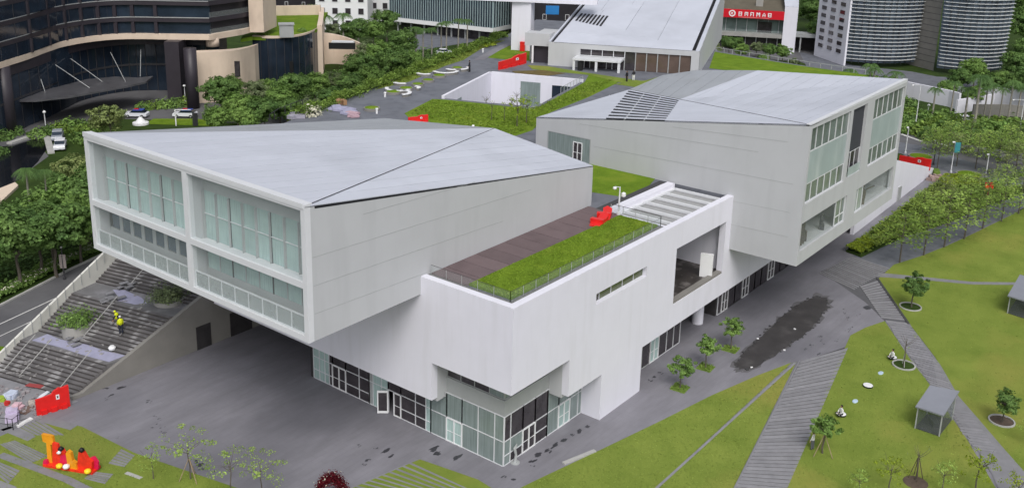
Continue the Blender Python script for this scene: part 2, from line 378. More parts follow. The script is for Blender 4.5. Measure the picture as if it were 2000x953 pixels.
mbs = MB()
for px, py in [(1480, 662), (1552, 643), (1468, 718), (1532, 684)]:
    c = at(px, py); mbs.obox((c.x, c.y), rnd.uniform(0, 3), .22, .16, 0, .1)
tag(mbs.build('pale_pebbles', M_white), 'small white stones lying round the dry pond', 'pebbles', kind='stuff')
# wet dark patches on the paving
wet = MB()
for px, py, s in [(207, 760, .5), (234, 758, .8), (215, 772, .5), (210, 779, .3), (290, 780, .3), (292, 785, .3), (305, 813, .25), (311, 818, .25), (309, 828, .22), (317, 833, .22), (298, 834, .22), (320, 846, .35), (313, 842, .2), (231, 854, .2), (385, 900, .5), (390, 908, .7), (395, 915, .5), (420, 920, .25), (752, 882, .9), (768, 890, .6), (845, 877, 1.0), (855, 886, .8), (890, 894, 1.1), (1040, 898, .7), (1053, 889, .9), (1070, 880, .8), (1088, 868, 1.0), (1103, 858, .7), (1117, 850, .4), (1136, 840, .7), (1148, 832, .6), (700, 870, .3), (735, 876, .3), (720, 897, .4), (710, 905, .3), (1040, 910, .3), (985, 932, .5), (1000, 937, .4), (1290, 728, .5), (1280, 735, .5), (1270, 742, .4), (1575, 680, .4), (1585, 675, .4), (1600, 655, .5), (1660, 640, .4), (1653, 622, .5), (1675, 616, .4), (1650, 610, .4), (1690, 602, 1.3), (1600, 690, .5), (1590, 700, .3), (1645, 605, .3), (1610, 672, .3), (1655, 645, .3), (1634, 664, .3), (1605, 665, .3)]:
    for q in range(3):
        c = at(px + rnd.uniform(-5, 5), py + rnd.uniform(-2.5, 2.5)); n = 9; a0 = rnd.uniform(0, 6)
        el = rnd.uniform(.25, .6); ang = rnd.choice((0, 0, .3, -.2))
        pts = []
        for k in range(n):
            a = 2 * math.pi * k / n; r_ = s * rnd.uniform(.35, .75) * (.55 if q else .9)
            x, y = r_ * math.cos(a), r_ * el * math.sin(a); pts.append((c.x + x * math.cos(ang) - y * math.sin(ang), c.y + x * math.sin(ang) + y * math.cos(ang)))
        wet.sheet(pts, .0045 + q * .001 + rnd.uniform(0, .0008))
tag(wet.build('wet_patches', mat('wet_stone', lin(60, 60, 65), .45, var=.15)), 'small dark wet patches scattered on the plaza paving', 'puddles', kind='stuff')

def slabs(name, L0, L1, R0, R1, n, gap=.42, label=None, m=None, h=.05, jitter=0, base=.02):
    """a path of separate stone slabs between a left and a right edge"""
    r = bpy.data.objects.new(name, None); COL.objects.link(r); c = at(*L0); r.location = (c.x, c.y, 0); ORG[r.name] = Vector((c.x, c.y, 0)); r['kind'] = 'structure'
    if label: r['label'] = label
    for k in range(n):
        t0, t1 = k / n, (k + 1 - gap) / n; j = rnd.uniform(-jitter, jitter)
        a, b = lerp(L0, L1, t0), lerp(L0, L1, t1); c, d = lerp(R0, R1, t1), lerp(R0, R1, t0)
        a, b = (a[0] + j, a[1]), (b[0] + j, b[1])
        MB().prism(atp([a, b, c, d]), .004, base + h + rnd.uniform(-.008, .008)).build('slab', m or M_slab, r)
    return r
struct('path_bed', MB().sheet(atp([(1565, 706), (1656, 676), (1535, 953), (1490, 1062), (1380, 1062), (1434, 953)]), .005), M_slabd)
slabs('ribbed_path', (1564, 706), (1397, 1025), (1656, 680), (1498, 1045), 48, .22, 'wide ribbed path of long grey slabs')
slabs('stepping_path', (1728, 626), (1818, 752), (1776, 632), (1868, 770), 25, .42, 'stepping path of grey slabs across the lawn', jitter=2)
slabs('stepping_path', (1850, 800), (1905, 880), (1896, 806), (1950, 886), 14, .45, 'lower stepping slabs beyond the glass shelter', jitter=4)
struct('side_path', MB().sheet(atp([(1820, 692), (1836, 712), (1872, 774), (1907, 814), (1962, 878), (2004, 925), (2060, 1000), (1970, 1000), (1937, 925), (1905, 872), (1868, 815), (1830, 752)]), .045), M_slab)
struct('rib_bed', MB().sheet(atp([(1603, 530), (1668, 503), (1745, 528), (1716, 545), (1775, 630), (1728, 627), (1690, 590)]), .005), mat('rib_bed_stone', lin(88, 88, 92), .9, var=.1))
slabs('ribbed_paving', (1600, 534), (1664, 500), (1668, 566), (1740, 524), 18, .45, 'ribbed stone strips set in the plaza near the bank')
slabs('ribbed_paving', (1680, 560), (1722, 622), (1716, 548), (1772, 628), 16, .35, 'ribbed strips running down along the lawn edge')
slabs('lawn_strips', (690, 950), (812, 900), (850, 985), (955, 968), 9, .68, 'pale stone strips across the small lawn triangle', h=.03)
for a in [((34, 838), (75, 818), (60, 850), (128, 850), 6), ((0, 868), (30, 860), (60, 905), (95, 890), 6), ((-20, 915), (-5, 900), (16, 945), (40, 918), 5),
          ((212, 905), (238, 876), (243, 912), (264, 889), 6), ((165, 935), (180, 920), (205, 945), (222, 925), 5)]:
    slabs('slab_path', *a[:4], a[4], .25, 'grey slabs laid in the lawn below the plaza', h=.03)
strip('slab_kerb', (0, 832), (62, 857), .8, .045, M_slab); strip('slab_kerb', (0, 888), (130, 936), .7, .045, M_slab); strip('slab_kerb', (130, 936), (230, 985), .7, .045, M_slab)
strip('slab_kerb', (82, 818), (145, 835), .9, .045, M_slab); strip('slab_kerb', (-10, 845), (82, 815), .4, .045, M_slab); strip('slab_kerb', (246, 923), (276, 934), .35, .045, M_kerb)
strip('slab_kerb', (-10, 942), (26, 956), .7, .045, M_slab)
struct('link_path', MB().sheet(atp([(1712, 541), (1716, 533), (1800, 541), (1900, 551), (1990, 552), (1990, 557), (1900, 556), (1800, 547)]), .045), M_slab)

# road on the left, street and promenade on the right
road = [(-300, 735), (0, 597), (140, 525), (222, 487), (420, 380), (520, 300), (600, 250), (640, 280), (480, 420), (250, 505), (120, 640), (40, 668), (-30, 690), (-300, 830)]
struct('road', MB().sheet(atp(road), -.03), M_asph)
mk = MB()
for a, b, wd in [((-60, 660), (186, 546), .08), ((-60, 684), (140, 590), .06)]:
    A, B = at(*a), at(*b); d = (B - A).normalized(); e = Vector((-d.y, d.x, 0)) * wd; mk.sheet([(p.x, p.y) for p in (A - e, B - e, B + e, A + e)], -.02)
struct('road_markings', mk, M_line)
strip('road_kerb', (-60, 626), (0, 597), .3, .14, M_kerb); strip('road_kerb', (0, 597), (140, 525), .3, .14, M_kerb); strip('road_kerb', (140, 525), (222, 487), .3, .14, M_kerb); strip('road_kerb', (222, 487), (330, 430), .3, .14, M_kerb)
struct('forecourt_paving', MB().sheet(atp([(0, 352), (60, 330), (95, 305), (70, 275), (90, 250), (240, 232), (470, 240), (800, 262), (800, 200), (470, 205), (390, 208), (240, 218), (0, 260), (-100, 300), (-100, 420)]), -.035), M_asph)
struct('pool', MB().sheet(atp([(-80, 300), (30, 282), (78, 268), (92, 290), (74, 316), (40, 350), (0, 368), (-80, 420)]), -.02), mat('dark_pool_water', lin(22, 24, 28), .08, var=.3, scale=.1, spec=.6))
struct('pool_edge', MB().prism(atp([(-60, 396), (0, 372), (30, 360), (36, 366), (0, 400), (-60, 440)]), -.05, .35), M_beige)
for a, b in [((18, 282), (60, 268)), ((60, 268), (92, 270)), ((92, 270), (100, 300))]: strip('pool_kerb', a, b, 1.1, .3, M_kerb)
prom = [(1664, 500), (1690, 508), (1745, 528), (1800, 500), (1850, 478), (1900, 455), (2000, 406), (2100, 356), (2100, 320), (2000, 378), (1930, 405), (1850, 440), (1780, 462), (1720, 478)]
struct('promenade', MB().sheet(atp(prom), .008), M_pave2)
street = [(1700, 268), (1800, 285), (1900, 318), (2000, 352), (2100, 390), (2100, 352), (2000, 300), (1900, 280), (1800, 262), (1700, 250)]
struct('street', MB().sheet(atp(street), -.02), M_asph)
struct('street_pavement', MB().sheet(atp([(1680, 290), (1760, 300), (1850, 348), (1930, 362), (2000, 365), (2100, 392), (2000, 352), (1900, 318), (1800, 285), (1700, 268)]), -.012), M_pave2)
mk = MB()
for a, b, wd in [((1760, 262), (1800, 276), .3), ((1800, 268), (1850, 285), .3), ((1940, 282), (1966, 272), .4), ((1850, 258), (1990, 275), .25)]:
    A, B = at(*a), at(*b); d = (B - A).normalized(); e = Vector((-d.y, d.x, 0)) * wd; mk.sheet([(p.x, p.y) for p in (A - e, B - e, B + e, A + e)], -.008)
struct('street_markings', mk, M_line)
struct('far_street', MB().sheet(atp([(1380, 95), (1560, 90), (1700, 140), (1640, 150), (1560, 120), (1400, 112)]), -.03), M_asph)
struct('far_yard', MB().sheet(atp([(780, 105), (1000, 70), (1000, 45), (800, 70)]), -.03), M_pave2)
struct('hotel_forecourt', MB().sheet(atp([(-200, 290), (0, 262), (240, 222), (470, 215), (470, 150), (300, 120), (100, 140), (-200, 190)]), -.04), M_asph)
struct('tower_forecourt', MB().sheet(atp([(1560, 100), (1640, 125), (1780, 140), (1830, 150), (1960, 155), (2040, 150), (2040, 172), (1900, 186), (1760, 172), (1700, 160), (1580, 140)]), -.025), M_pave2)
# ---------------------------------------------------------------- the museum
XF, YF = 55.26, 42.27          # planes of the podium's left and right fronts
XG, YG = 57.08, 44.30          # glazing planes behind them
DZ = 15.3                      # level of the roof garden
SOF = 4.56
def roofpanels(parent, tri, dirv, width, material, name='roof_panel', th=.10, gap=.05, base=True, shift=0.0):
    """one roof facet laid as separate metal sheets: strips along dirv, gaps between, dark joint layer below"""
    p = [Vector(q) for q in tri]; nrm = (p[1] - p[0]).cross(p[2] - p[0])
    if nrm.z < 0: p = p[::-1]; nrm = -nrm
    nrm.normalize(); zf = lambda x, y: p[0].z - (nrm.x * (x - p[0].x) + nrm.y * (y - p[0].y)) / nrm.z
    poly = [(q.x, q.y) for q in p]
    d = Vector((dirv[0], dirv[1])).normalized(); nx, ny = -d.y, d.x
    ds = [nx * x + ny * y for x, y in poly]; lo, hi = min(ds), max(ds); k = 0; a = lo - shift
    while a < hi:
        q = clip(clip(poly, nx, ny, min(a + width - gap, hi - .02)), -nx, -ny, -max(a, lo + .02)); a += width
        if len(q) < 3: continue
        ar = abs(sum(u[0] * v[1] - v[0] * u[1] for u, v in zip(q, q[1:] + q[:1]))) / 2
        if ar < .15: continue
        MB().prism(q, lambda x, y: zf(x, y) - th, lambda x, y: zf(x, y)).build(name, material, parent); k += 1
    if base: MB().prism(poly, lambda x, y: zf(x, y) - .12, lambda x, y: zf(x, y) - .07).build('roof_underlay', M_gap, parent)
    return zf

# --- podium
pod = root('museum_podium', (XF, YF, 0), 'white podium building with notched overhangs, glazed ground floor and planted roof terrace', 'building')
holesR = [(66.92, 75.43, 11.76, 12.80), (80.95, 91.5, 7.06, 12.88)]
w_ = wall_holes(XF, 133.0, 0, 15.42, holesR, 'y', YF, YF + .7, cut=[(XF - 1, 63.25, -1, 8.04), (63.25, 68.45, -1, SOF), (75.42, 134, -1, SOF)])
w_.build('wall', M_stucco, pod)
wall_holes(YF + .7, 80.6, 0, 13.86, [], 'x', XF, XF + .7, cut=[(40, 50.65, -1, 8.04), (50.65, 82, -1, SOF)]).build('wall', M_stucco, pod)
MB().box(XF, XF + .7, YF + .7, 51.88, 13.86, 15.42).build('parapet', M_stucco, pod)
# soffits and side walls of the notches
MB().box(XF + .7, 60, 50.65, 51.2, 4.2, 8.04).build('notch_wall', M_panel, pod); MB().box(63.25, 63.9, YF + .7, 48, 4.2, 8.04).build('notch_wall', M_panel, pod)
MB().box(XF + .7, 63.9, YF + .7, 50.65, 8.05, 8.3).build('soffit', M_stucco, pod); MB().box(63.9, 133, YF + .7, 46, SOF, SOF + .25).build('soffit', M_stucco, pod)
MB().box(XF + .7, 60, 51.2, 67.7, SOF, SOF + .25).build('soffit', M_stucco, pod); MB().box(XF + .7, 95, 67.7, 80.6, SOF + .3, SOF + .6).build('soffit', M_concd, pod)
MB().box(68.45, 75.42, YF + .7, 46, 0, SOF).build('wall', M_stucco, pod)
# grey slab band round the glazed corner, set behind the overhang
MB().box(XG, 63.25, YG, YG + .5, 4.62, 6.05).build('slab_band', M_frameg, pod); MB().box(XG, XG + .5, YG + .5, 50.65, 4.62, 6.05).build('slab_band', M_frameg, pod)
glaze(pod, 'x', XG + .15, [44.45, 46.0, 47.6, 49.1, 50.6], [6.1, 7.98], lambda i, j: M_glassg if i == 0 else M_glassd, M_frameg)
glaze(pod, 'y', YG + .15, [57.25, 58.2, 59.7, 61.3, 63.2], [6.1, 7.98], lambda i, j: M_glassg if i == 0 else M_glassd, M_frameg)
# ground floor glazing, left front
def pl(i, j):
    return M_glassc if i in (0, 1, 2, 7) else M_glassd
glaze(pod, 'x', XG, [52.4, 52.97, 54.22, 56.02], [.05, 1.02, 2.36, SOF], lambda i, j: M_glassc if i == 0 else M_glassd, M_frame)
glaze(pod, 'x', XG, [56.02, 57.6], [2.36, SOF], M_glassd, M_frame)
glaze(pod, 'x', XG, [57.6, 58.45, 59.53, 60.03], [.05, 2.36, SOF], lambda i, j: M_glassc if i != 2 else M_frameg, M_frame)
glaze(pod, 'x', XG, [60.03, 61.35, 63.17], [.05, 1.02, 2.36, SOF], M_glassd, M_frame)
glaze(pod, 'x', XG, [63.17, 64.97], [2.36, SOF], M_glassd, M_frame)
glaze(pod, 'x', XG, [64.97, 65.44, 66.04, 66.8, 67.65], [.05, 1.02, 2.36, SOF], lambda i, j: M_glassd if i == 0 else M_glassc, M_frame)
door(pod, 'x', XG, 63.17, 64.97, .02, 2.36, M_white, M_glassd)
dl = door(pod, 'x', XG, 56.02, 56.85, .02, 2.36, M_white, M_glassd, 1)
# the leaf that stands open
MB().obox((XG - .42, 57.9), R(130), 1.0, .09, .05, 2.3).build('open_door_leaf', M_white, pod); MB().obox((XG - .42, 57.9), R(130), .78, .11, .3, 2.1).build('pane', M_glassd, pod)
glaze(pod, 'x', XG, [44.3, 45.27, 47.04, 48.82], [.05, 2.3, 4.6], M_glassg, M_frame)
glaze(pod, 'x', XG, [48.82, 50.55], [2.3, 4.6], M_glassg, M_frame); glaze(pod, 'x', XG, [50.55, 52.4], [.05, 2.3, SOF], M_glassg, M_frame)
door(pod, 'x', XG, 48.82, 50.55, .02, 2.3, M_white, M_glassc)
# ground floor glazing, right front
glaze(pod, 'y', YG, [57.1, 57.94, 59.62], [.05, .95, 2.3, 4.58], lambda i, j: M_glassg if (i, j) in ((0, 0), (0, 1), (1, 1)) else M_glassd, M_frame)
glaze(pod, 'y', YG, [59.62, 61.34], [2.3, 4.58], M_glassd, M_frame); glaze(pod, 'y', YG, [61.34, 63.13], [.05, 1.1, 2.3, 4.58], M_glassd, M_frame)
glaze(pod, 'y', YG, [63.13, 64.83], [.05, 2.3, SOF], M_glassg, M_frame); glaze(pod, 'y', YG, [64.83, 66.51], [2.36, SOF], M_glassg, M_frame); glaze(pod, 'y', YG, [66.51, 67.83, 68.4], [.05, 2.3, SOF], M_glassg, M_frame)
door(pod, 'y', YG, 59.62, 61.34, .02, 2.3, M_white, M_glassd); door(pod, 'y', YG, 64.83, 66.51, .02, 2.36, M_white, M_glassc)
glaze(pod, 'y', 44.4, [75.5, 79.2, 80.83], [.05, SOF], M_glassd, M_frameg); glaze(pod, 'y', 44.4, [82.48, 84.15, 85.6, 87.0], [.05, SOF], M_glassd, M_frame)
glaze(pod, 'y', 44.4, [80.83, 82.48], [2.6, SOF], M_glassd, M_frame); door(pod, 'y', 44.4, 80.83, 82.48, .02, 2.6, M_white, M_glassc)
glaze(pod, 'y', 44.5, [95.9, 96.87], [.05, SOF], M_glassd, M_frame)
us = [96.87, 98.31, 100.2, 102.17, 103.8, 105.6, 107.4, 109.33, 111.05, 113, 115, 117, 119, 121, 123, 125, 127, 129, 131, 133]
for a, b in zip(us, us[1:]):
    if (a in (96.87, 102.17, 109.33)): glaze(pod, 'y', 44.5, [a, b], [2.6, SOF], M_glassd, M_frameg); door(pod, 'y', 44.5, a, b, .02, 2.6, M_white, M_glassd)
    else: glaze(pod, 'y', 44.5, [a, b], [.05, SOF], M_glassd, M_framed)
MB().lathe((92.8, 45.3, 0), [(.62, 0), (.62, SOF)], 24).build('column', M_stucco, pod, smooth=False)
# dark rooms behind the glass (seen through gaps), passage under the raised box
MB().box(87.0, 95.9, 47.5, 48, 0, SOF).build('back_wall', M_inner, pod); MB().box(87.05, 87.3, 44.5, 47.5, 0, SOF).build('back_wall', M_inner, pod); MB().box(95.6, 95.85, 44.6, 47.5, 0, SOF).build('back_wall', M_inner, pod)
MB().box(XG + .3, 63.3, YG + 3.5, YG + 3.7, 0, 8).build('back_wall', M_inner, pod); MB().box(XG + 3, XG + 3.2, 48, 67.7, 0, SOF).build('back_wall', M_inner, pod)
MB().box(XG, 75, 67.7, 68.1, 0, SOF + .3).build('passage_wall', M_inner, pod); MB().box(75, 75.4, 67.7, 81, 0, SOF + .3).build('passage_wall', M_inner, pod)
# strip window
glaze(pod, 'y', YF + .45, [66.94, 68.0, 69.9, 71.8, 73.7, 75.4], [11.78, 12.78], lambda i, j: M_glassd if i == 0 else mat('olive_glass', lin(88, 96, 70), .12, var=.2, scale=.8), M_frame)
# large open loggia
MB().box(80.5, 92.5, YF + .7, 51, 6.8, 7.05).build('loggia_floor', mat('wet_loggia_floor', lin(58, 54, 52), .5, var=.4, scale=.5, mix=(.9, lin(110, 106, 104), .55, .7)), pod)
MB().box(80.5, 92.5, 50.4, 50.9, 7.05, 13.0).build('loggia_wall', M_panel, pod); MB().box(80.3, 80.6, YF + .7, 50.4, 7.05, 13.0).build('loggia_wall', M_panel, pod); MB().box(92.3, 92.6, YF + .7, 50.4, 7.05, 13.0).build('loggia_wall', M_stucco, pod)
pt_ = at(1378, 540, 7.05); MB().obox((pt_.x, pt_.y), R(110), 1.3, .4, 7.05, 9.6).build('partition', M_white, pod)
MB().box(80.95, 91.5, YF + .06, YF + .66, 7.0, 7.3).build('sill', M_concd, pod)

# --- roof garden slab over the whole podium
court = [(107.3, 95.8), (126.4, 102.6), (131.6, 88.2), (111.6, 82.6)]
rz = [(XF + .7, YF + .7), (79.6, YF + .7), (79.6, 50.0), (92.6, 50.0), (92.6, YF + .7), (133, YF + .7), (150, 43), (171, 54), (173.5, 70), (176, 86), (200, 104), (185, 137), (158.5, 126), (122, 113.5), (86, 102.2), (80.3, 100.5), (80.3, 81), (78, 81), (78, 67), (XF + .7, 67)]
dk = MB(); dk.sheet(rz, DZ, hole=court)
for ring, up in ((rz, 1), (court, 1)):
    for a, b in zip(ring, ring[1:] + ring[:1]): dk.poly([(*a, DZ - 1.2), (*b, DZ - 1.2), (*b, DZ), (*a, DZ)])
struct('roof_garden_paving', dk, M_pave2)
core = MB()
cr = [(95, 51), (133, 46), (150, 44), (170, 55), (172.5, 70), (175, 86), (198, 104), (184, 135), (158, 124.5), (122, 112), (86, 100.7), (82, 99.5), (82, 67), (95, 67)]
for a, b in zip(cr, cr[1:] + cr[:1]): core.poly([(*a, -.1), (*b, -.1), (*b, DZ - 1.2), (*a, DZ - 1.2)])
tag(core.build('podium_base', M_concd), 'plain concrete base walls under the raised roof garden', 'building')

# podium terrace: brown deck boards, gravel edge, planted bed, glass railing
for k in range(12):
    x0 = 56.4 + k * 1.95
    MB().box(x0, x0 + 1.9, 47.9, 51.84, DZ + .012, DZ + .05 + rnd.uniform(0, .012)).build('deck_board', M_timber, pod)
MB().box(XF + .72, 56.35, YF + .72, 51.84, DZ + .012, DZ + .045).build('gravel_strip', M_gravel, pod); MB().box(56.4, 79.4, YF + .72, 43.5, DZ + .012, DZ + .045).build('gravel_strip', M_gravel, pod)
MB().box(56.6, 79.2, 43.55, 47.85, DZ + .01, DZ + .2).build('planting_bed', M_grass2, pod)
rail = MB()
def railing(parent, pts, z, h=1.0, step=1.6, glass=True, postm=None, r_=.025, panel='glass_panel'):
    for a, b in zip(pts, pts[1:]):
        A, B = Vector((*a, 0)), Vector((*b, 0)); n = max(1, round((B - A).length / step)); d = (B - A).normalized()
        for k in range(n):
            p, q = A.lerp(B, k / n), A.lerp(B, (k + 1) / n)
            MB().bar((p.x, p.y, z), (p.x, p.y, z + h), r_ * 2).build('post', postm or M_frameg, parent)
            if glass:
                c = (p + q) / 2; MB().obox((c.x, c.y), math.atan2(d.y, d.x), (q - p).length - .1, .02, z + .08, z + h - .05).build(panel, mat('railing_glass', lin(200, 208, 208), .3, var=0, spec=.1, alpha=.05), parent)
        MB().bar((A.x, A.y, z + h), (B.x, B.y, z + h), r_ * 1.6).build('handrail', postm or M_framed, parent)
        MB().bar((B.x, B.y, z), (B.x, B.y, z + h), r_ * 2).build('post', postm or M_framed, parent)
rl = root('terrace_railing', (56.2, 43.2, DZ), 'thin glass railing round the planted podium terrace', 'railing')
railing(rl, [(56.2, 51.6), (56.2, 43.3), (79.3, 43.3)], DZ + .02, .9, r_=.016)
rl2 = root('terrace_railing', (79.5, 46, DZ), 'short glass railing between planted terrace and skylight well', 'railing')
railing(rl2, [(79.45, 49.0), (79.45, 43.4)], DZ + .02, 1.0, 1.3)
# skylight well with white beams
well = root('skylight_well', (86, 46, DZ), 'sunken skylight well crossed by white beams beside the big grey box', 'skylight')
MB().box(79.6, 92.3, YF + .72, 49.9, 14.55, 14.75).build('well_floor', mat('pale_grey_floor', lin(150, 151, 152), .8, var=.1, scale=.8), well)
MB().box(79.6, 92.5, 49.1, 50.0, 13.9, 15.4).build('parapet', M_stucco, well); MB().box(79.6, 80.2, YF + .72, 49.1, 13.9, 15.2).build('parapet', M_stucco, well)
for k in range(6): x = 81.6 + k * 2.05; MB().box(x, x + .3, YF + .72, 49.1, 14.8, 15.05).build('beam', M_frame, well)
MB().box(79.6, 92.3, 50.02, 50.9, DZ + .01, DZ + .06).build('dark_gutter', M_slabd, well)
MB().box(80.2, 92.3, 48.75, 49.1, 14.8, 15.0).build('rail_beam', M_frame, well); MB().box(80.2, 92.3, YF + .72, YF + 1.0, 14.8, 15.0).build('rail_beam', M_frame, well)

# --- raised box over the stairs (nearest the camera on the left)
AX0, AX1, AY0, AY1, AB = 43.4, 80.3, 51.88, 81.0, 13.86
ga = root('gallery_box', (AX0, AY0, AB), 'long raised grey-white gallery box with four-bay glazed end and folded roof', 'building')
E1, E2, F1, KA, F2 = (AX0, AY1, 24.55), (AX0, AY0, 24.42), (AX1, AY1, 19.45), (AX1, 64.6, 21.1), (AX1, AY0, 19.47)
mb = MB()   # long right wall, far walls
AX5 = AX0 + .5
mb.poly([(AX5, AY0, AB), (AX1, AY0, AB), (AX1, AY0, 19.40), (AX5, AY0, 24.28)]); mb.poly([(AX5, AY0 + .6, AB), (AX5, AY0 + .6, 24.1), (AX1, AY0 + .6, 19.2), (AX1, AY0 + .6, AB)])
mb.poly([(AX1, AY0, AB), (AX1, AY1, AB), (AX1, AY1, 19.3), (AX1, 64.6, 20.95), (AX1, AY0, 19.40)])
mb.poly([(AX1, AY1, AB), (AX5, AY1, AB), (AX5, AY1, 24.4), (AX1, AY1, 19.3)])
mb.poly([(AX5, AY0, AB + .02), (AX5, AY1, AB + .02), (AX1, AY1, AB + .02), (AX1, AY0, AB + .02)])
mb.build('wall', M_panel, ga)
# end frame with four bays
yb = [AY0 + .05, AY0 + .5, 66.0, 66.6, AY1 - .5, AY1]; zb = [AB, 14.35, 18.05, 18.55, 24.0, 24.5]
wallgrid([AY0, AY0 + .45, 65.95, 66.55, AY1 - .45, AY1], zb, lambda i, j: i in (0, 2, 4) or j in (0, 2, 4), 'x', AX0 - .03, AX0 + .5).build('end_frame', M_frame, ga)
bw = AX0 + 1.45
MB().box(bw, bw + .2, AY0 + .6, AY1 - .1, 22.3, 24.2).build('lintel_wall', M_loggia, ga)
MB().box(bw, bw + .2, AY0 + .6, AY1 - .1, 14.0, 15.65).build('sill_wall', M_loggia, ga)
MB().box(AX0 + .5, bw + .2, AY0 + .6, AY1 - .1, 17.86, 18.2).build('gallery_floor', M_frame, ga); MB().box(AX0 + .5, bw + .2, AY0 + .6, AY1 - .1, 13.95, 14.2).build('gallery_floor', M_loggia, ga)
MB().box(AX0 + .5, bw, 66.0, 66.5, 14.2, 24.2).build('bay_wall', M_panel, ga); MB().box(AX0 + .5, bw, AY1 - .5, AY1 - .1, 14.2, 24.2).build('bay_wall', M_panel, ga)
MB().box(AX0 + .5, bw + .2, AY0 + .6, AY1 - .1, 24.02, 24.15).build('ceiling', M_panel, ga)
def a_bay(y0, y1, lower_dark):
    n = 8; us_ = [y0 + (y1 - y0) * k / n for k in range(n + 1)]
    for k in range(n):   # tall curtained windows, one transom
        for za, zb_ in ((18.22, 20.32), (20.38, 22.3)): MB().box(bw + .03, bw + .06, us_[k] + .05, us_[k + 1] - .05, za, zb_).build('pane', M_glassc, ga)
        if lower_dark:
            MB().box(bw + .03, bw + .06, us_[k] + .3, us_[k + 1] - .3, 15.75, 17.0).build('pane', mat('slate_blind_glass', lin(86, 98, 110), .25, var=.15, scale=.6), ga)
            MB().box(bw + .03, bw + .06, us_[k] + .3, us_[k + 1] - .3, 17.02, 17.8).build('pane', mat('pale_blind_glass', lin(150, 160, 166), .3, var=.1, scale=.6), ga)
            MB().box(bw, bw + .05, us_[k] - .25, us_[k] + .25, 15.65, 17.86).build('pier', M_loggia, ga)
        else: MB().box(bw + .03, bw + .06, us_[k] + .05, us_[k + 1] - .05, 15.67, 17.85).build('pane', M_glassc, ga)
    for k in range(n + 1):
        c = M_frameg if k % 3 else M_framed
        MB().box(bw - .2, bw - .031, us_[k] - .025, us_[k] + .025, 18.2, 22.3).build('vertical_fin', M_frameg if k % 2 else M_loggia, ga)
        MB().box(bw - .03, bw + .07, us_[k] - .05, us_[k] + .05, 18.2, 22.3).build('mullion', c, ga)
        if not lower_dark: MB().box(bw - .03, bw + .07, us_[k] - .05, us_[k] + .05, 15.65, 17.86).build('mullion', c, ga)
    MB().box(bw - .05, bw + .02, y0, y1, 20.32, 20.38).build('transom', M_frame, ga)
    MB().box(AX0 + .12, AX0 + .15, y0 - .2, y1 + .2, 18.56, 23.99).build('outer_pane', M_clear, ga); MB().box(AX0 + .12, AX0 + .15, y0 - .2, y1 + .2, 14.36, 18.04).build('outer_pane', M_clear, ga)
    MB().box(AX0 + .3, AX0 + .38, y0 - .2, y1 + .2, 15.62, 15.72).build('guard_rail', M_frame, ga)
    for k in range(n + 1):
        u = y0 - .1 + (y1 - y0 + .2) * k / n; MB().box(AX0 + .31, AX0 + .37, u - .04, u + .04, 14.2, 15.62).build('guard_post', M_frame, ga)
        if k < n: MB().box(AX0 + .33, AX0 + .35, u + .06, u + (y1 - y0 + .2) / n - .06, 14.3, 15.58).build('guard_panel', mat('guard_glass', lin(176, 182, 182), .25, var=.05, alpha=.45), ga)
a_bay(AY0 + .7, 65.9, False); a_bay(66.65, AY1 - .6, True)
for A_, B_ in ((E2, KA),): MB().bar(Vector(A_) + Vector((.5, .1, .0)), Vector(B_) + Vector((0, 0, .0)), .06, .03).build('roof_joint', M_gap, ga)
roofpanels(ga, [E1, E2, KA], (AX1 - AX0, -8), 1.75, M_roof); roofpanels(ga, [E2, F2, KA], (AX1 - AX0, -1), 1.6, M_roof); roofpanels(ga, [E1, KA, F1], (AX1 - AX0, 2), 2.4, M_roofd)
MB().add(*[[(AX0 - .09, AY0 + .1, 24.56), (AX0 - .09, AY1 + .03, 24.7), (AX0 + .75, AY1 + .03, 24.6), (AX0 + .75, AY0 + .1, 24.46), (AX0 - .09, AY0 + .1, 24.2), (AX0 - .09, AY1 + .03, 24.3), (AX0 + .75, AY1 + .03, 24.2), (AX0 + .75, AY0 + .1, 24.1)],
           [(0, 3, 2, 1), (4, 5, 6, 7), (0, 1, 5, 4), (3, 7, 6, 2), (1, 2, 6, 5), (0, 4, 7, 3)]]).build('roof_edge', M_frame, ga)
# shadow gap under the right roof edge
MB().add([(AX0 + .9, AY0 - .012, 24.19), (AX1, AY0 - .012, 19.42), (AX1, AY0 - .012, 19.36), (AX0 + .9, AY0 - .012, 24.02), (AX0 + .9, AY0 + .3, 24.19), (AX1, AY0 + .3, 19.42), (AX1, AY0 + .3, 19.36), (AX0 + .9, AY0 + .3, 24.02)],
         [(0, 3, 2, 1), (4, 5, 6, 7), (0, 1, 5, 4), (2, 3, 7, 6), (1, 2, 6, 5), (0, 4, 7, 3)]).build('shadow_gap', M_gap, ga)
for z0, x0, x1, dz in [(22.4, 49, 62, -.9), (20.4, 44, 70, -2.0), (18.2, 44, 66, -1.6), (16.0, 44, 56, -.9)]:
    MB().bar((x0, AY0 - .004, z0), (x1, AY0 - .004, z0 + dz * .5), .02, .03).build('panel_joint', M_frameg, ga)

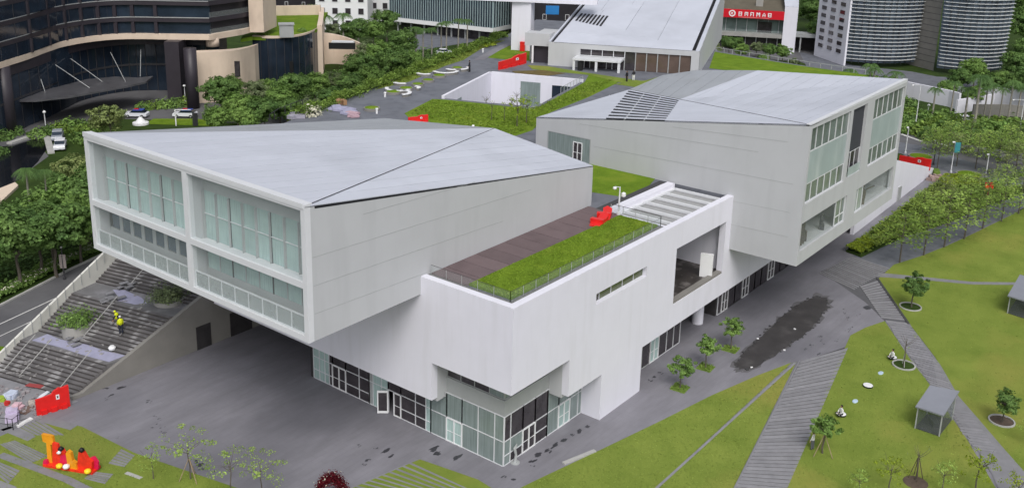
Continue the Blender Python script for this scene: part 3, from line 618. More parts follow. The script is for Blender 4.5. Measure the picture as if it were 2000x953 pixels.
# --- far box on the right
BX0, BX1, BY0, BY1, BB = 92.7, 122.55, 34.79, 68.2, 9.5
gb = root('gallery_box', (BX0, BY0, BB), 'grey-white gallery box cantilevered over the plaza with tall glazed right end', 'building')
a_, b_, c_ = (BX0, BY1, 19.55), (BX0, BY0, 24.32), (BX1, BY0, 24.62)
gp = at(1239.6, 174, 19.6); g_ = (113.6, BY1, 19.75); d_ = (BX1, 54.0, 23.1); e_ = (BX1, 62.8, 21.95)
t_ = .655; h_ = tuple(b_[i] + (g_[i] - b_[i]) * t_ for i in range(3))
mb = MB()
mb.poly([(BX0, BY1, BB + 0), (BX0, BY0 + .5, BB), (BX0, BY0 + .5, 24.17), (BX0, BY1, 19.47)])
mb.poly([(BX1, BY0 + .5, BB), (BX1, BY1, BB), (BX1, BY1, 20.4), (BX1, 62.8, 21.85), (BX1, 54, 23.0), (BX1, BY0 + .5, 24.5)])
mb.poly([(BX1, BY1, BB), (BX0, BY1, BB), (BX0, BY1, 19.48), (g_[0], BY1, 19.68), (BX1, BY1, 20.4)])
mb.poly([(BX0, BY0 + .5, BB + .02), (BX0, BY1, BB + .02), (BX1, BY1, BB + .02), (BX1, BY0 + .5, BB + .02)])
mb.build('wall', M_panel, gb)
bh = [(93.15, 103.9, 15.98, 23.85), (104.65, 108.95, 16.2, 23.85), (111.4, 122.15, 15.98, 23.85), (93.0, 105.8, 10.95, 14.0), (108.75, 121.8, 11.0, 13.9)]
wall_holes(BX0, BX1, BB, 24.32, bh, 'y', BY0, BY0 + .5).build('end_wall', M_panel, gb)
MB().add([(BX0 - .02, BY0 - .02, 24.3), (BX1 + .02, BY0 - .02, 24.3), (BX1 + .02, BY0 - .02, 24.68), (BX0 - .02, BY0 - .02, 24.4), (BX0 - .02, BY0 + .5, 24.3), (BX1 + .02, BY0 + .5, 24.3), (BX1 + .02, BY0 + .5, 24.66), (BX0 - .02, BY0 + .5, 24.36)],
         [(0, 1, 2, 3), (4, 7, 6, 5), (0, 4, 5, 1), (3, 2, 6, 7), (1, 5, 6, 2), (0, 3, 7, 4)]).build('roof_edge', M_frame, gb)
M_pane_o = mat('olive_clear_glass', lin(98, 106, 98), .12, var=.3, scale=.7, col2=lin(122, 134, 132), spec=.5, objrand=.2)
for (x0, x1) in ((93.15, 103.9), (111.4, 122.15)):
    us_ = [x0 + (x1 - x0) * k / 6 for k in range(7)]
    glaze(gb, 'y', BY0 + .25, us_, [21.4, 23.83], M_pane_o, M_frame, .1); glaze(gb, 'y', BY0 + .25, us_, [16.0, 18.0], M_pane_o, M_frame, .1)
    MB().box(x0 + .02, x1 - .02, BY0 + .2, BY0 + .26, 18.06, 21.34).build('frosted_band', M_glassf, gb)
MB().box(104.65, 108.95, BY0 + .3, BY0 + .4, 18.9, 23.85).build('blind', mat('grey_blind', lin(60, 62, 69), .8, var=.05), gb)
glaze(gb, 'y', BY0 + .35, [104.7, 106.1, 107.5, 108.9], [16.2, 18.85], M_glassd, M_frame)
MB().box(105.2, 108.9, BY0 + .06, BY0 + .1, 16.2, 17.2).build('ledge_glass', M_glassf, gb)
# lower galleries behind glass: floor, back wall, exhibits
MB().box(92.9, 122.3, BY0 + .5, BY0 + 5, 10.6, 10.93).build('gallery_floor', M_loggia, gb); MB().box(92.9, 122.3, BY0 + 5, BY0 + 5.2, 10.9, 14.3).build('gallery_wall', M_panel, gb)
MB().box(92.95, 122.3, BY0 + .5, BY0 + 5, 14.05, 14.3).build('gallery_ceiling', M_panel, gb); MB().box(106.2, 106.5, BY0 + .5, BY0 + 5, 10.9, 14.1).build('gallery_wall', M_panel, gb); MB().box(BX1 - .3, BX1 - .1, BY0 + .5, BY0 + 5, 10.9, 14.1).build('gallery_wall', M_panel, gb)
MB().box(93.0, 103.1, BY0 + .22, BY0 + .25, 10.96, 13.98).build('outer_pane', M_clear, gb); glaze(gb, 'y', BY0 + .25, [103.1, 104.5, 105.75], [10.98, 12.0, 13.97], M_pane_o, M_frame, .1)
MB().box(111.6, 121.75, BY0 + .22, BY0 + .25, 11.02, 13.88).build('outer_pane', M_clear, gb); glaze(gb, 'y', BY0 + .25, [108.8, 109.9, 111.5], [11.02, 13.87], mat('pale_curtain_glass', lin(150, 160, 158), .2, var=.1, scale=1), M_frame, .1)
ex = MB()
for k in range(34): ex.obox((94.3 + rnd.uniform(-.6, 2.6), BY0 + 1.0 + rnd.uniform(-.3, 1.0)), rnd.uniform(0, 3), rnd.uniform(.15, .5), rnd.uniform(.1, .4), 10.93, 11.2 + rnd.uniform(.3, 2.1))
tag(ex.build('exhibit_heap', mat('exhibit_grey', lin(78, 72, 64), .8, var=.4, scale=1.5)), 'heaped grey-brown installation behind the lower left window of the far box', 'installation')
tag(MB().obox((101.6, BY0 + 1.0), .4, .9, .5, 10.93, 11.5).obox((101.4, BY0 + 1.0), .9, .3, .3, 11.5, 12.6).bar((101.1, BY0 + .9, 12.0), (102.2, BY0 + 1.1, 12.4), .15).build('small_sculpture', M_framed), 'small dark sculpture standing beside the green window panes', 'sculpture')
tag(MB().obox((113.8, BY0 + 1.1), .3, 2.0, 1.0, 10.93, 11.3).obox((113.5, BY0 + 1.1), .3, 1.2, .8, 11.3, 13.3).obox((114.7, BY0 + 1.1), .7, .5, .4, 11.3, 12.3).bar((115, BY0 + .9, 12.3), (118.5, BY0 + 1.1, 11.9), .12).build('large_sculpture', mat('weathered_bronze', lin(80, 74, 60), .6, var=.4, scale=1.2)), 'bulky dark sculpture behind the lower right window of the far box', 'sculpture')
# window and glazed door in the long wall near its far end
MB().box(BX0 - .02, BX0 + .1, 60.4, 66.4, 15.32, 18.2).build('window_wall', M_glassg, gb)
MB().box(BX0 - .05, BX0 - .021, 60.35, 60.45, 15.32, 18.25).build('mullion', M_frameg, gb); MB().box(BX0 - .05, BX0 - .021, 66.35, 66.45, 15.32, 18.25).build('mullion', M_frameg, gb); MB().box(BX0 - .05, BX0 - .021, 60.45, 66.35, 18.17, 18.25).build('mullion', M_frameg, gb)
door(gb, 'x', BX0 - .03, 61.5, 62.7, 15.34, 17.6, M_white, M_glassd, 2, .08)
# roof of the far box
L_ = tuple(a_[i] + (b_[i] - a_[i]) * ((BY1 - 58.57) / (BY1 - BY0)) for i in range(3)); R2 = tuple(a_[i] + (b_[i] - a_[i]) * ((BY1 - 51.0) / (BY1 - BY0)) for i in range(3))
roofpanels(gb, [a_, L_, g_], (-.1, 1), 1.9, M_roof); roofpanels(gb, [R2, b_, h_], (-.1, 1), 1.7, M_roof)
roofpanels(gb, [b_, c_, h_], (1, -.05), 1.8, M_roof); roofpanels(gb, [h_, c_, d_], (1, -.05), 1.8, M_roof)
roofpanels(gb, [h_, d_, e_], (1, .15), 2.2, M_roofd); roofpanels(gb, [h_, e_, g_], (1, .15), 2.2, M_roofd); roofpanels(gb, [g_, e_, (BX1, BY1, 20.5)], (1, .15), 2.4, M_roofd)
for A_, B_ in ((b_, h_), (h_, g_), (a_, b_)): MB().bar(Vector(A_) + Vector((.05, .0, .0)), Vector(B_) + Vector((.05, 0, .0)), .1, .04).build('roof_joint', M_gap, gb)
for z0, dz, y0, y1 in ((20.6, .8, 40, 62), (18.0, .5, 36, 60), (15.0, .4, 36, 50), (12.4, .2, 36, 44), (22.2, .7, 37, 50)): MB().bar((BX0 - .004, y0, z0), (BX0 - .004, y1, z0 - dz), .02, .03).build('panel_joint', M_frameg, gb)
# louvre field: white slats over a dark well
q = [Vector(x) for x in (L_, R2, h_, g_)]
MB().plate([p - Vector((0, 0, .075)) for p in q], .05).build('louvre_well', M_gap, gb)
for k in range(11):
    t0, t1 = (k + .6) / 11, (k + 1.0) / 11
    A, B = q[0].lerp(q[3], t0), q[1].lerp(q[2], t0); C_, D_ = q[1].lerp(q[2], t1), q[0].lerp(q[3], t1)
    MB().plate([A, B, C_, D_], .06).build('louvre_slat', M_roof, gb)
for s in (.33, .66):
    A, B = q[0].lerp(q[1], s), q[3].lerp(q[2], s); MB().bar(A - Vector((0, 0, .05)), B - Vector((0, 0, .05)), .14, .04).build('louvre_rib', M_frameg, gb)
wa = tuple(g_[i] + .0 for i in range(3))

# --- third box with the entrance, beyond the courtyard
CLf, CRf = Vector((139.9, 100.8, 0)), Vector((150.5, 77.0, 0)); fd = (CRf - CLf).normalized(); bd = Vector((.93, .367, 0)); CW = (CRf - CLf).length
gc = root('gallery_box', (139.9, 100.8, DZ), 'third white box with entrance portico, brown glass front and roof rising to the back', 'building')
def cp(u, b, z): p = CLf + fd * u + bd * b; return (p.x, p.y, z)
ZT, ZB, LB = 19.5, 26.2, 44.0
fl, fr, bl, br = cp(0, 0, ZT), cp(CW, 0, ZT), cp(0, LB, ZB), cp(CW, LB, ZB)
mb = MB()
mb.poly([fr, cp(CW, 0, DZ), cp(CW, LB, DZ), br]); mb.poly([fl, bl, cp(0, LB, DZ), cp(0, 0, DZ)]); mb.poly([bl, br, cp(CW, LB, DZ), cp(0, LB, DZ)])
mb.build('side_wall', M_panel, gc)
def cbox(u0, u1, b0, b1, z0, z1):
    b = MB(); b.prism([cp(u0, b0, 0)[:2], cp(u1, b0, 0)[:2], cp(u1, b1, 0)[:2], cp(u0, b1, 0)[:2]], z0, z1); return b
cbox(0, 5.6, -.0, .5, DZ, 19.4).build('front_wall', M_panel, gc); cbox(5.6, 24.7, 0, .5, 18.55, 19.4).build('front_wall', M_panel, gc); cbox(24.7, CW, 0, .5, DZ, 19.4).build('front_wall', M_panel, gc)
cbox(5.6, 13.4, .25, .3, DZ, 18.55).build('entrance_glass', M_glassd, gc)
M_brg = mat('brown_glass', lin(92, 78, 70), .12, var=.2, scale=.4, spec=.6)
for k in range(6): u = 13.4 + k * 1.88; cbox(u + .08, u + 1.8, .25, .3, DZ + .05, 18.5).build('pane', M_brg if k else M_glassd, gc); cbox(u - .07, u + .08, .12, .4, DZ, 18.55).build('mullion', M_frameg, gc)
for k in range(5): u = 5.6 + k * 1.95; cbox(u - .05, u + .05, .1, .4, 17.5, 18.55).build('mullion', M_frame, gc)
cbox(5.6, 13.4, .08, .42, 17.4, 17.5).build('transom', M_frame, gc)
cbox(5.0, 13.3, -3.0, .1, 17.05, 17.35).build('canopy', M_frame, gc)
for u in (5.25, 9.1, 13.0): cbox(u - .2, u + .2, -2.9, -2.5, DZ, 17.05).build('column', M_frame, gc)
for u in (6.4, 10.3):
    fdr = MB()
    for s in (0, 1.0, 2.0): b = cbox(u + s - .05, u + s + .05, .1, .24, DZ, 16.8); fdr.add(b.v, b.f)
    b = cbox(u, u + 2, .12, .23, 16.7, 16.8); fdr.add(b.v, b.f)
    fdr.build('door', M_white, gc)
Kc = cp(-.2, 16.5, 22.05); Kc2 = cp(9.0, 12.5, 21.45)
zc = lambda b: ZT + (ZB - ZT) * b / LB
roofpanels(gc, [cp(.9, 0, ZT), cp(CW - 1.3, 0, ZT), cp(.9, 16.5, 22.0)], fd, 6, M_roof); roofpanels(gc, [cp(CW - 1.3, 0, ZT), cp(CW - 1.3, LB, ZB), cp(.9, 16.5, 22.0)], bd, 6.5, M_roof); roofpanels(gc, [cp(.9, 16.5, 22.0), cp(CW - 1.3, LB, ZB), cp(.9, LB, ZB)], bd, 5, M_roof)
def cquad(u0, u1, d0): return [cp(u0, 0, ZT + d0), cp(u1, 0, ZT + d0), cp(u1, LB, ZB + d0), cp(u0, LB, ZB + d0)]
MB().plate(cquad(.3, .9, -.35), .1).build('roof_gutter', M_gap, gc); MB().plate(cquad(CW - 1.3, CW - .7, -.35), .1).build('roof_gutter', M_gap, gc)
MB().plate(cquad(0, .3, .02), .3).build('roof_edge', M_roof, gc); MB().plate(cquad(CW - .7, CW, .02), .3).build('roof_edge', M_roof, gc)
n_ = 8
for k in range(n_):   # dark slots beside white slats on the roof
    u = 1.6 + k * .72
    b0, b1 = 13.2 - k * .35, 18.0 - k * .1
    zf = lambda u_, b_: ZT + (22.0 - ZT) * b_ / 16.5 if False else ZT + (ZB - ZT) * b_ / LB + .12
    MB().plate([cp(u, b0, zf(u, b0) - .02), cp(u + .34, b0, zf(u, b0) - .02), cp(u + .34, b1, zf(u, b1) - .02), cp(u, b1, zf(u, b1) - .02)], .3).build('louvre_slot', M_gap, gc)

# --- sunken courtyard in the roof garden
cy = root('sunken_courtyard', (120, 93, 10.5), 'sunken white-walled courtyard cut into the roof garden', 'courtyard')
for k, (a, b) in enumerate(zip(court, court[1:] + court[:1])):
    A, B = Vector((*a, 0)), Vector((*b, 0)); d = (B - A).normalized(); n = Vector((d.y, -d.x, 0)) * (-.05)
    inw = (Vector((120.5, 93.2, 0)) - (A + B) / 2); nn = Vector((-d.y, d.x, 0)); nn = nn if nn.dot(inw) > 0 else -nn
    def wl(s0, s1, dd0, dd1, z0, z1):
        p, q2 = A + d * s0, A + d * s1; return MB().prism([(p + nn * dd0)[:2], (q2 + nn * dd0)[:2], (q2 + nn * dd1)[:2], (p + nn * dd1)[:2]], z0, z1)
    Ln = (B - A).length
    wl(-.4, Ln + .4, -.4, .05, 10.4, 15.75 if k < 2 else 15.2).build('wall', M_stucco, cy)
    if k == 0: wl(1.5, 6.5, .05, .1, 10.6, 14.2).build('window', M_glassg, cy)
    if k == 1: wl(5.2, 8.6, .05, .1, 10.6, 14.6).build('window', M_glassg, cy); wl(10.6, 15, .05, .1, 10.6, 14.4).build('window', M_glassb, cy)
MB().sheet(court, 10.5).build('courtyard_floor', M_pave2, cy)
MB().obox((121.5, 105.6 - .0), math.atan2(court[2][1] - court[1][1], court[2][0] - court[1][0]), .1, .1, DZ, DZ + .1)
rl3 = root('courtyard_railing', (132, 88, DZ), 'thin pale railing along the right edge of the sunken courtyard', 'railing')
railing(rl3, [(131.9, 88.0), (122, 85.3)], DZ, 1.0, 1.4, True, M_frameg, .03)

# --- stairs climbing under the near box
st = root('grand_stairs', (40.8, 81, 0), 'wide worn stone stairs climbing under the raised gallery box', 'stairs')
SK = .25                                        # the flights run askew to the museum grid
def yl(x): return 91.5 + (x - 37.5) * .25
def YL(x): return (91.5 + .25 * (x - 37.5) + SK * SK * 0 + .0625 * 81.4) / 1.0625
def sk(x, y): return (x - SK * (y - 81.4), y)
def spoly(x0, x1): return [sk(x0, 81.4), sk(x1, 81.4), sk(x1, YL(x1)), sk(x0, YL(x0))]
FLIGHTS = ((10, 1.9), (12, 3.0), (14, 1.6), (14, 1.6), (14, 1.6), (12, 0))
prof = []
x, z = 40.0, 0.0
for nstep, land in FLIGHTS:
    for k in range(nstep):
        z += .2; MB().prism(spoly(x, x + .44), -.05, z).build('step', M_step, st); MB().prism([sk(x - .012, 81.42), sk(x - .002, 81.42), sk(x - .002, YL(x) - .02), sk(x - .012, YL(x) - .02)], z - .2, z - .045).build('riser_shade', mat('shaded_riser', lin(70, 67, 67), .9, var=.3, scale=.6), st); x += .41  # thin dark plate before each step: riser shade put in as colour
    if land: MB().prism(spoly(x, x + land + .02), -.05, z + .004).build('landing', mat('landing_stone', lin(112, 112, 114), .8, var=.2, scale=.5, mix=(.5, lin(138, 136, 142), .52, .75)), st); x += land
zst = lambda x: max(0, .4 * (x - 40.8))
MB().add([(39.9, 80.97, 0), (79, 80.97, 0), (79, 80.97, 15.3), (40.9, 80.97, .35), (39.9, 80.97, .35), (39.9, 81.42, 0), (79, 81.42, 0), (79, 81.42, 15.3), (40.9, 81.42, .35), (39.9, 81.42, .35)],
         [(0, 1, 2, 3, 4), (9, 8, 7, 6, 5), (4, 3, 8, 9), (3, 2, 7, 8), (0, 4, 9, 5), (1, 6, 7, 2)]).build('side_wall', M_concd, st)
# doorways in the side wall
MB().box(53.2, 54.9, 80.9, 80.96, 0, 2.5).build('doorway', M_inner, st); MB().box(57.3, 60, 80.9, 80.96, 0, 2.6).build('doorway', M_inner, st)
lp = []
ztop = lambda x: zst(x + SK * (yl(x) - 81.4) + .3)
for x in (36.6, 38, 44, 50, 56, 62, 67): lp.append((x, yl(x), ztop(x)))
lw = MB()
for a, b in zip(lp, lp[1:]):
    k = len(lw.v)
    lw.add([(a[0], a[1], -.1), (b[0], b[1], -.1), (b[0], b[1], b[2] + 1.25), (a[0], a[1], a[2] + 1.25), (a[0], a[1] + .3, -.1), (b[0], b[1] + .3, -.1), (b[0], b[1] + .3, b[2] + 1.25), (a[0], a[1] + .3, a[2] + 1.25)],
           [(0, 1, 2, 3), (4, 7, 6, 5), (3, 2, 6, 7)])
lw.build('parapet', mat('pale_parapet', lin(206, 206, 200), .85, var=.08, scale=.5, mix=(.4, lin(160, 160, 154), .55, .85)), st)
for k in range(22):
    x = 37.2 + k * 1.05; MB().bar((x, yl(x) - .05, ztop(x) + .2), (x, yl(x) - .05, ztop(x) + 1.5), .05).build('rail_post', M_frameg, st)
for off, x0, x1, z0, z1 in ((8.3, 40, 44.1, 0, 2), (6.2, 40, 44.1, 0, 2), (1.2, 40, 44.1, 0, 2), (5.5, 46, 50.9, 2, 4.4), (8.5, 53.9, 59.6, 4.4, 7.2)):
    p_, q_ = sk(x0, 81.4 + off), sk(x1, 81.4 + off + (x1 - x0) * .25); MB().bar((*p_, z0 + .85), (*q_, z1 + .85), .06).build('handrail', M_kerb, st)
# stepped wall of the stairs at the far right end
MB().add([(133, YF, 0), (173, YF + .6, 0), (173, YF + .6, .9), (133, YF, 11.9), (133, YF + .5, 0), (173, YF + 1.1, 0), (173, YF + 1.1, .9), (133, YF + .5, 11.9)], [(0, 1, 2, 3), (4, 7, 6, 5), (3, 2, 6, 7), (1, 5, 6, 2), (0, 3, 7, 4)]).build('ramp_wall', M_stucco, pod)
MB().box(152.6, 153.9, YF + .1, YF + .3, .02, 2.3).build('ramp_door', M_frameg, pod)
# ---------------------------------------------------------------- buildings round the museum
fwd = _fw.copy()
def curve(px, z, n=6):
    """smooth plan curve through surveyed points (Catmull-Rom)"""
    P_ = [at(a, b, z) for a, b in px]; P_ = [2 * P_[0] - P_[1]] + P_ + [2 * P_[-1] - P_[-2]]; r = []
    for i in range(1, len(P_) - 2):
        for k in range(n):
            t = k / n; p0, p1, p2, p3 = P_[i - 1:i + 3]
            r.append(.5 * ((2 * p1) + (p2 - p0) * t + (2 * p0 - 5 * p1 + 4 * p2 - p3) * t * t + (3 * p1 - p0 - 3 * p2 + p3) * t ** 3))
    r.append(P_[-2]); return [(p.x, p.y) for p in r]
def ribbon(crv, d0, d1, z0, z1, nv=None):
    """closed band along a plan curve, from depth d0 (front) to d1 behind it"""
    n = len(crv); mb = MB(); nr = [(nv or fwd).xy.normalized()] * n
    A = [Vector(c) + q * d0 for c, q in zip(crv, nr)]; B = [Vector(c) + q * d1 for c, q in zip(crv, nr)]
    f = lambda z, i: z(i / (n - 1)) if callable(z) else z
    mb.v = [(p.x, p.y, f(z0, i)) for i, p in enumerate(A)] + [(p.x, p.y, f(z1, i)) for i, p in enumerate(A)] + [(p.x, p.y, f(z0, i)) for i, p in enumerate(B)] + [(p.x, p.y, f(z1, i)) for i, p in enumerate(B)]
    for i in range(n - 1):
        mb.f += [(i, i + 1, n + i + 1, n + i), (2 * n + i, 3 * n + i, 3 * n + i + 1, 2 * n + i + 1), (n + i, n + i + 1, 3 * n + i + 1, 3 * n + i), (i, 2 * n + i, 2 * n + i + 1, i + 1)]
    mb.f += [(0, n, 3 * n, 2 * n), (n - 1, 3 * n - 1, 4 * n - 1, 2 * n - 1)]
    return mb
# --- hotel, top left
hc = curve([(-160, 172), (-80, 148), (0, 122), (60, 103), (112, 84), (160, 74), (210, 68), (260, 66), (330, 67), (410, 68)], 13.4)
c0 = at(385, 212); hot = root('hotel', (c0.x, c0.y, 0), 'dark hotel tower with curved floors on columns above a deep entrance', 'building')
ribbon(hc, -.6, 9, 12.3, 13.4).build('soffit_band', M_beige, hot)
hr = curve([(410, 68), (445, 62), (475, 57), (506, 49)], 13.4, 5); ribbon(hr, -.6, 9, 12.2, 13.4).build('soffit_band', M_beige, hot)
for k in range(8):
    z = 13.4 + k * 3.5
    ribbon(hc, .6, 8, z, z + 2.5).build('window_band', M_glassb, hot); ribbon(hc, 0, 8, z + 2.5, z + 3.46).build('spandrel', M_brown, hot); ribbon(hc, -.12, .3, z + 3.38, z + 3.52).build('floor_edge', M_frameg, hot)
    ribbon(hr, 1.6, 8, z, z + 2.5).build('window_band', M_hoteldark, hot); ribbon(hr, .2, 8, z + 2.5, z + 3.46).build('balcony_edge', M_brown, hot)
    ribbon(hr, .0, .08, z - .02, z + 1.1).build('balcony_glass', M_clear, hot)
    for i in range(18, len(hc) - 8, 4):
        p = Vector(hc[i]); MB().obox(p + fwd.xy * .35, AZ, .5, .7, z, z + 2.5).build('fin', M_brown, hot)
    for i in range(0, len(hc) - 1, 3):
        p = Vector(hc[i]); MB().obox(p + fwd.xy * .68, AZ, .12, .12, z, z + 2.5).build('mullion', M_framed, hot)
    a = Vector(hc[-8]); 
e0 = at(500, 55, 13.4); MB().prism([(e0.x - 1, e0.y + 1), (e0.x + 1.2, e0.y - 1.2), (e0.x + 9, e0.y + 4), (e0.x + 6, e0.y + 8)], 12.4, 42).build('end_wall', M_beige, hot)
ribbon(hc, 6, 12, 0, 12.3).build('lobby_glass', M_glassb, hot); ribbon(hc, 4.2, 5.9, 10.4, 12.3).build('lobby_bulkhead', M_brown, hot)
for i in range(4, len(hc), 2):
    p = Vector(hc[i]) + fwd.xy * 5.9; MB().obox(p, AZ, .14, .14, 0, 10.4).build('mullion', M_framed, hot)
ribbon(hc, 5.7, 6, 5.6, 6.0).build('transom', M_framed, hot)
for px in ((20, 262), (378, 211)): c = at(*px); MB().lathe((c.x, c.y, 0), [(1.25, 0), (1.25, 12.3)], 20).build('column', M_brown, hot, smooth=True)
c = at(350, 205); MB().obox((c.x + 4, c.y + 6), AZ, 5, 3, 0, 12.3).build('lobby_pier', M_brown, hot)
cz = 5.4
cn = [at(a, b, cz) for a, b in [(20, 196), (80, 178), (120, 168), (170, 155), (225, 150), (270, 152), (299, 149), (285, 160), (250, 168), (200, 177), (140, 188), (70, 196)]]
MB().prism([(p.x, p.y) for p in cn], cz - .35, cz).build('entrance_canopy', mat('canopy_glass', lin(84, 84, 88), .3, var=.25, scale=.4), hot)
for a, b in [((73, 135), (88, 180)), ((108, 127), (175, 172)), ((138, 115), (200, 160)), ((216, 103), (245, 160)), ((275, 98), (274, 150))]:
    B = at(*b, cz); A = at(a[0], a[1], 9.6) + fwd * .0
    MB().tube([A, B], .07, 6).build('canopy_rod', M_frameg, hot)
# hotel podium to the right
hp = root('hotel_podium', tuple(at(560, 165)), 'beige and blue-glass curved hotel annex with a lawn on its roof', 'building')
ribbon(curve([(372, 104), (400, 103), (440, 101), (470, 97), (497, 90)], 10.6, 4), 0, 3, 0, 10.6).build('beige_wall', M_beige, hp)
q = at(465, 135, 7.5); MB().obox((q.x - .4, q.y - .3), AZ, .5, 1.0, 6, 9.2).build('slot_window', M_glassd, hp)
q = at(410, 96, 10.6); MB().lathe((q.x + 2.5, q.y + 2.5, 10.6), [(1.4, 0), (1.4, 1.8)], 16).build('vent_drum', M_beige, hp, smooth=True)
bc = curve([(493, 71), (530, 73), (570, 71), (600, 65), (621, 55)], 11.2, 5)
ribbon(bc, 0, 1.2, 0, 10.9).build('blue_glass_wall', M_glassb, hp); ribbon(bc, -.15, 1.2, 10.9, 11.3).build('coping', M_beige, hp)
for i in range(0, len(bc), 2):
    p = Vector(bc[i]); MB().obox(p - fwd.xy * .04, AZ, .1, .1, 0, 10.9).build('mullion', M_framed, hp)
q = at(560, 140, 3); MB().obox((q.x - .6, q.y - .5), AZ, .3, 3.4, 1.5, 5.5).build('dark_opening', M_black, hp)
MB().prism(atp([(470, 76), (500, 30), (640, 24), (622, 55), (600, 65), (570, 71), (530, 73), (495, 72)], 11.2), 10.4, 11.15).build('roof_lawn', M_grass2, hp)
ribbon(curve([(621, 56), (624, 40), (626, 20)], 11.2, 4), -.2, 1.0, 0, 11.9, Vector((.6, -.8, 0))).build('coping_wall', M_beige, hp)
ribbon(curve([(495, 14), (560, 13), (625, 12)], 13.5, 4), 0, 1, 10, 13.6).build('rear_wall', M_beige, hp)
q = at(560, 72, 11.2); tag(MB().obox((q.x, q.y), AZ + .25, 2.2, 3.1, 11.15, 13.9).obox((q.x, q.y), AZ + .25, 2.6, 3.5, 13.9, 14.2).build('roof_kiosk', M_frameg), 'small grey kiosk standing on the hotel roof lawn', 'kiosk')
wc = curve([(620, 70), (650, 68), (680, 71), (705, 77), (717, 84)], 7.5, 5)
ribbon(wc, 0, 1.0, 0, lambda t: 8.2 - 2.6 * t).build('ramp_wall', M_beige, hp); ribbon(wc, 1.0, 7, 0, lambda t: 6.6 - 2.6 * t).build('ramp_roof', M_conc, hp)
q = at(668, 86, 7.0); q2 = Vector((q.x, q.y))
MB().obox(q2 + fwd.xy * 1.6, AZ, 1.8, 5.4, 5.6, 7.4).build('roof_unit', M_frame, hp); MB().obox(q2 - fwd.xy * .0, AZ + .06, .5, 6.4, 5.7, 7.2).build('dark_recess', M_black, hp)
# --- pale apartment blocks behind the trees
def block(name, label, px, base, wd, dp, h, m, nx, nz, ang=AZ, wz=(.9, 1.4)):
    c = at(*px, base); r = root(name, (c.x, c.y, base), label, 'building')
    f2 = Vector((math.cos(ang), math.sin(ang))); s2 = Vector((math.sin(ang), -math.cos(ang)))
    cc = Vector((c.x, c.y)) + f2 * dp / 2; MB().obox(cc, ang, dp, wd, base, h).build('wall', m, r)
    for i in range(nx):
        for j in range(nz):
            p = Vector((c.x, c.y)) + s2 * (wd * ((i + .5) / nx - .5)); z = base + (h - base) * (j + .35) / nz
            w1 = MB().obox(p - f2 * .04, ang, .16, wz[0] * 1.25, z - .1, z + wz[1] + .1).build('window', M_frame, r); MB().obox(p - f2 * .1, ang, .1, wz[0], z, z + wz[1]).build('pane', M_glassd, w1)
    MB().obox(cc, ang, dp + .4, wd + .4, h, h + .4).build('roof', M_frame, r)
    return r
block('apartment_block', 'white apartment block behind the palms, top left of centre', (668, 60), 0, 16, 12, 30, M_white, 4, 8, wz=(1.6, 1.8))
block('apartment_block', 'white and brown apartment block beside the finned glass building', (742, 48), 0, 14, 12, 30, M_white, 4, 8, wz=(1.5, 1.8))
block('apartment_block', 'dark block behind the hotel roof lawn', (560, 20), 0, 30, 10, 24, M_hoteldark, 5, 6)
# --- glass building with vertical fins
A = at(945, 82, 0); B = at(762, 60, 0); d = (A - B).normalized(); n2 = Vector((-d.y, d.x, 0)); n2 = n2 if n2.dot(fwd) > 0 else -n2; ln = (A - B).length + 3
fb = root('finned_building', tuple(B), 'glass building wrapped in pale vertical fins on a white slab', 'building')
def fbox(u0, u1, d0, d1, z0, z1):
    P2 = [B + d * u0 + n2 * d0, B + d * u1 + n2 * d0, B + d * u1 + n2 * d1, B + d * u0 + n2 * d1]; return MB().prism([(p.x, p.y) for p in P2], z0, z1)
fbox(0, ln, 0, 26, 4.3, 12.2).build('glass_wall', M_glassb, fb); fbox(-.3, ln + .4, -.5, 26.4, 3.1, 4.25).build('floor_slab', M_white, fb); fbox(-.3, ln + .4, -.5, 26.4, 12.25, 14.6).build('roof_slab', M_white, fb)
fbox(2, ln - 3, 3, 24, 0, 3.1).build('lobby_glass', M_glassd, fb)
k = 0.0
while k < ln: fbox(k, k + .16, -.35, -.02, 4.3, 12.2).build('fin', mat('fin_metal', lin(150, 168, 172), .4, var=.1), fb); k += .85
k = 0.0
while k < 26:
    P2 = [B + d * ln + n2 * k, B + d * (ln + .3) + n2 * k, B + d * (ln + .3) + n2 * (k + .16), B + d * ln + n2 * (k + .16)]; MB().prism([(p.x, p.y) for p in P2], 4.3, 12.2).build('fin', MATS['fin_metal'], fb); k += 1.4
for k in range(7): fbox(2 + k * ln / 7.5, 2.4 + k * ln / 7.5, 1, 1.4, 0, 3.1).build('column', M_frameg, fb)
# --- white bridge beam and pylon over the roof garden
pyl = root('bridge_gate', (149.8, 114.1, DZ), 'white concrete pylon carrying a high white bridge beam', 'bridge')
pa = at(1020, 97, DZ); dr = math.atan2(fd.y, fd.x)
MB().obox((pa.x, pa.y), dr, 3.7, 3.0, DZ - .2, 24.6).build('pylon', M_stucco, pyl)
bd2 = Vector((math.cos(dr + .12), math.sin(dr + .12), 0))
s0, s1 = pa - bd2 * 60, pa + bd2 * 14
MB().bar((s0.x, s0.y, 25.9), (s1.x, s1.y, 25.9), 4.2, 2.8).build('bridge_beam', M_stucco, pyl)
# grey annex between pylon and third box
ax = root('side_annex', tuple(cp(-4, 3, DZ)), 'low grey-white annex with dark timber door left of the third box', 'building')
cbox(-4.4, -.1, 4, 14, DZ, 19.6).build('upper_wall', M_panel, ax); cbox(-3.6, -.05, 2.0, 4, DZ, 18.4).build('dark_door_wall', M_brown, ax); cbox(-4.6, -.0, 1.2, 4.2, 18.4, 20.6).build('overhang', M_panel, ax)
cbox(-3.3, -3.0, 1.2, 1.5, DZ, 18.4).build('post', M_white, ax)
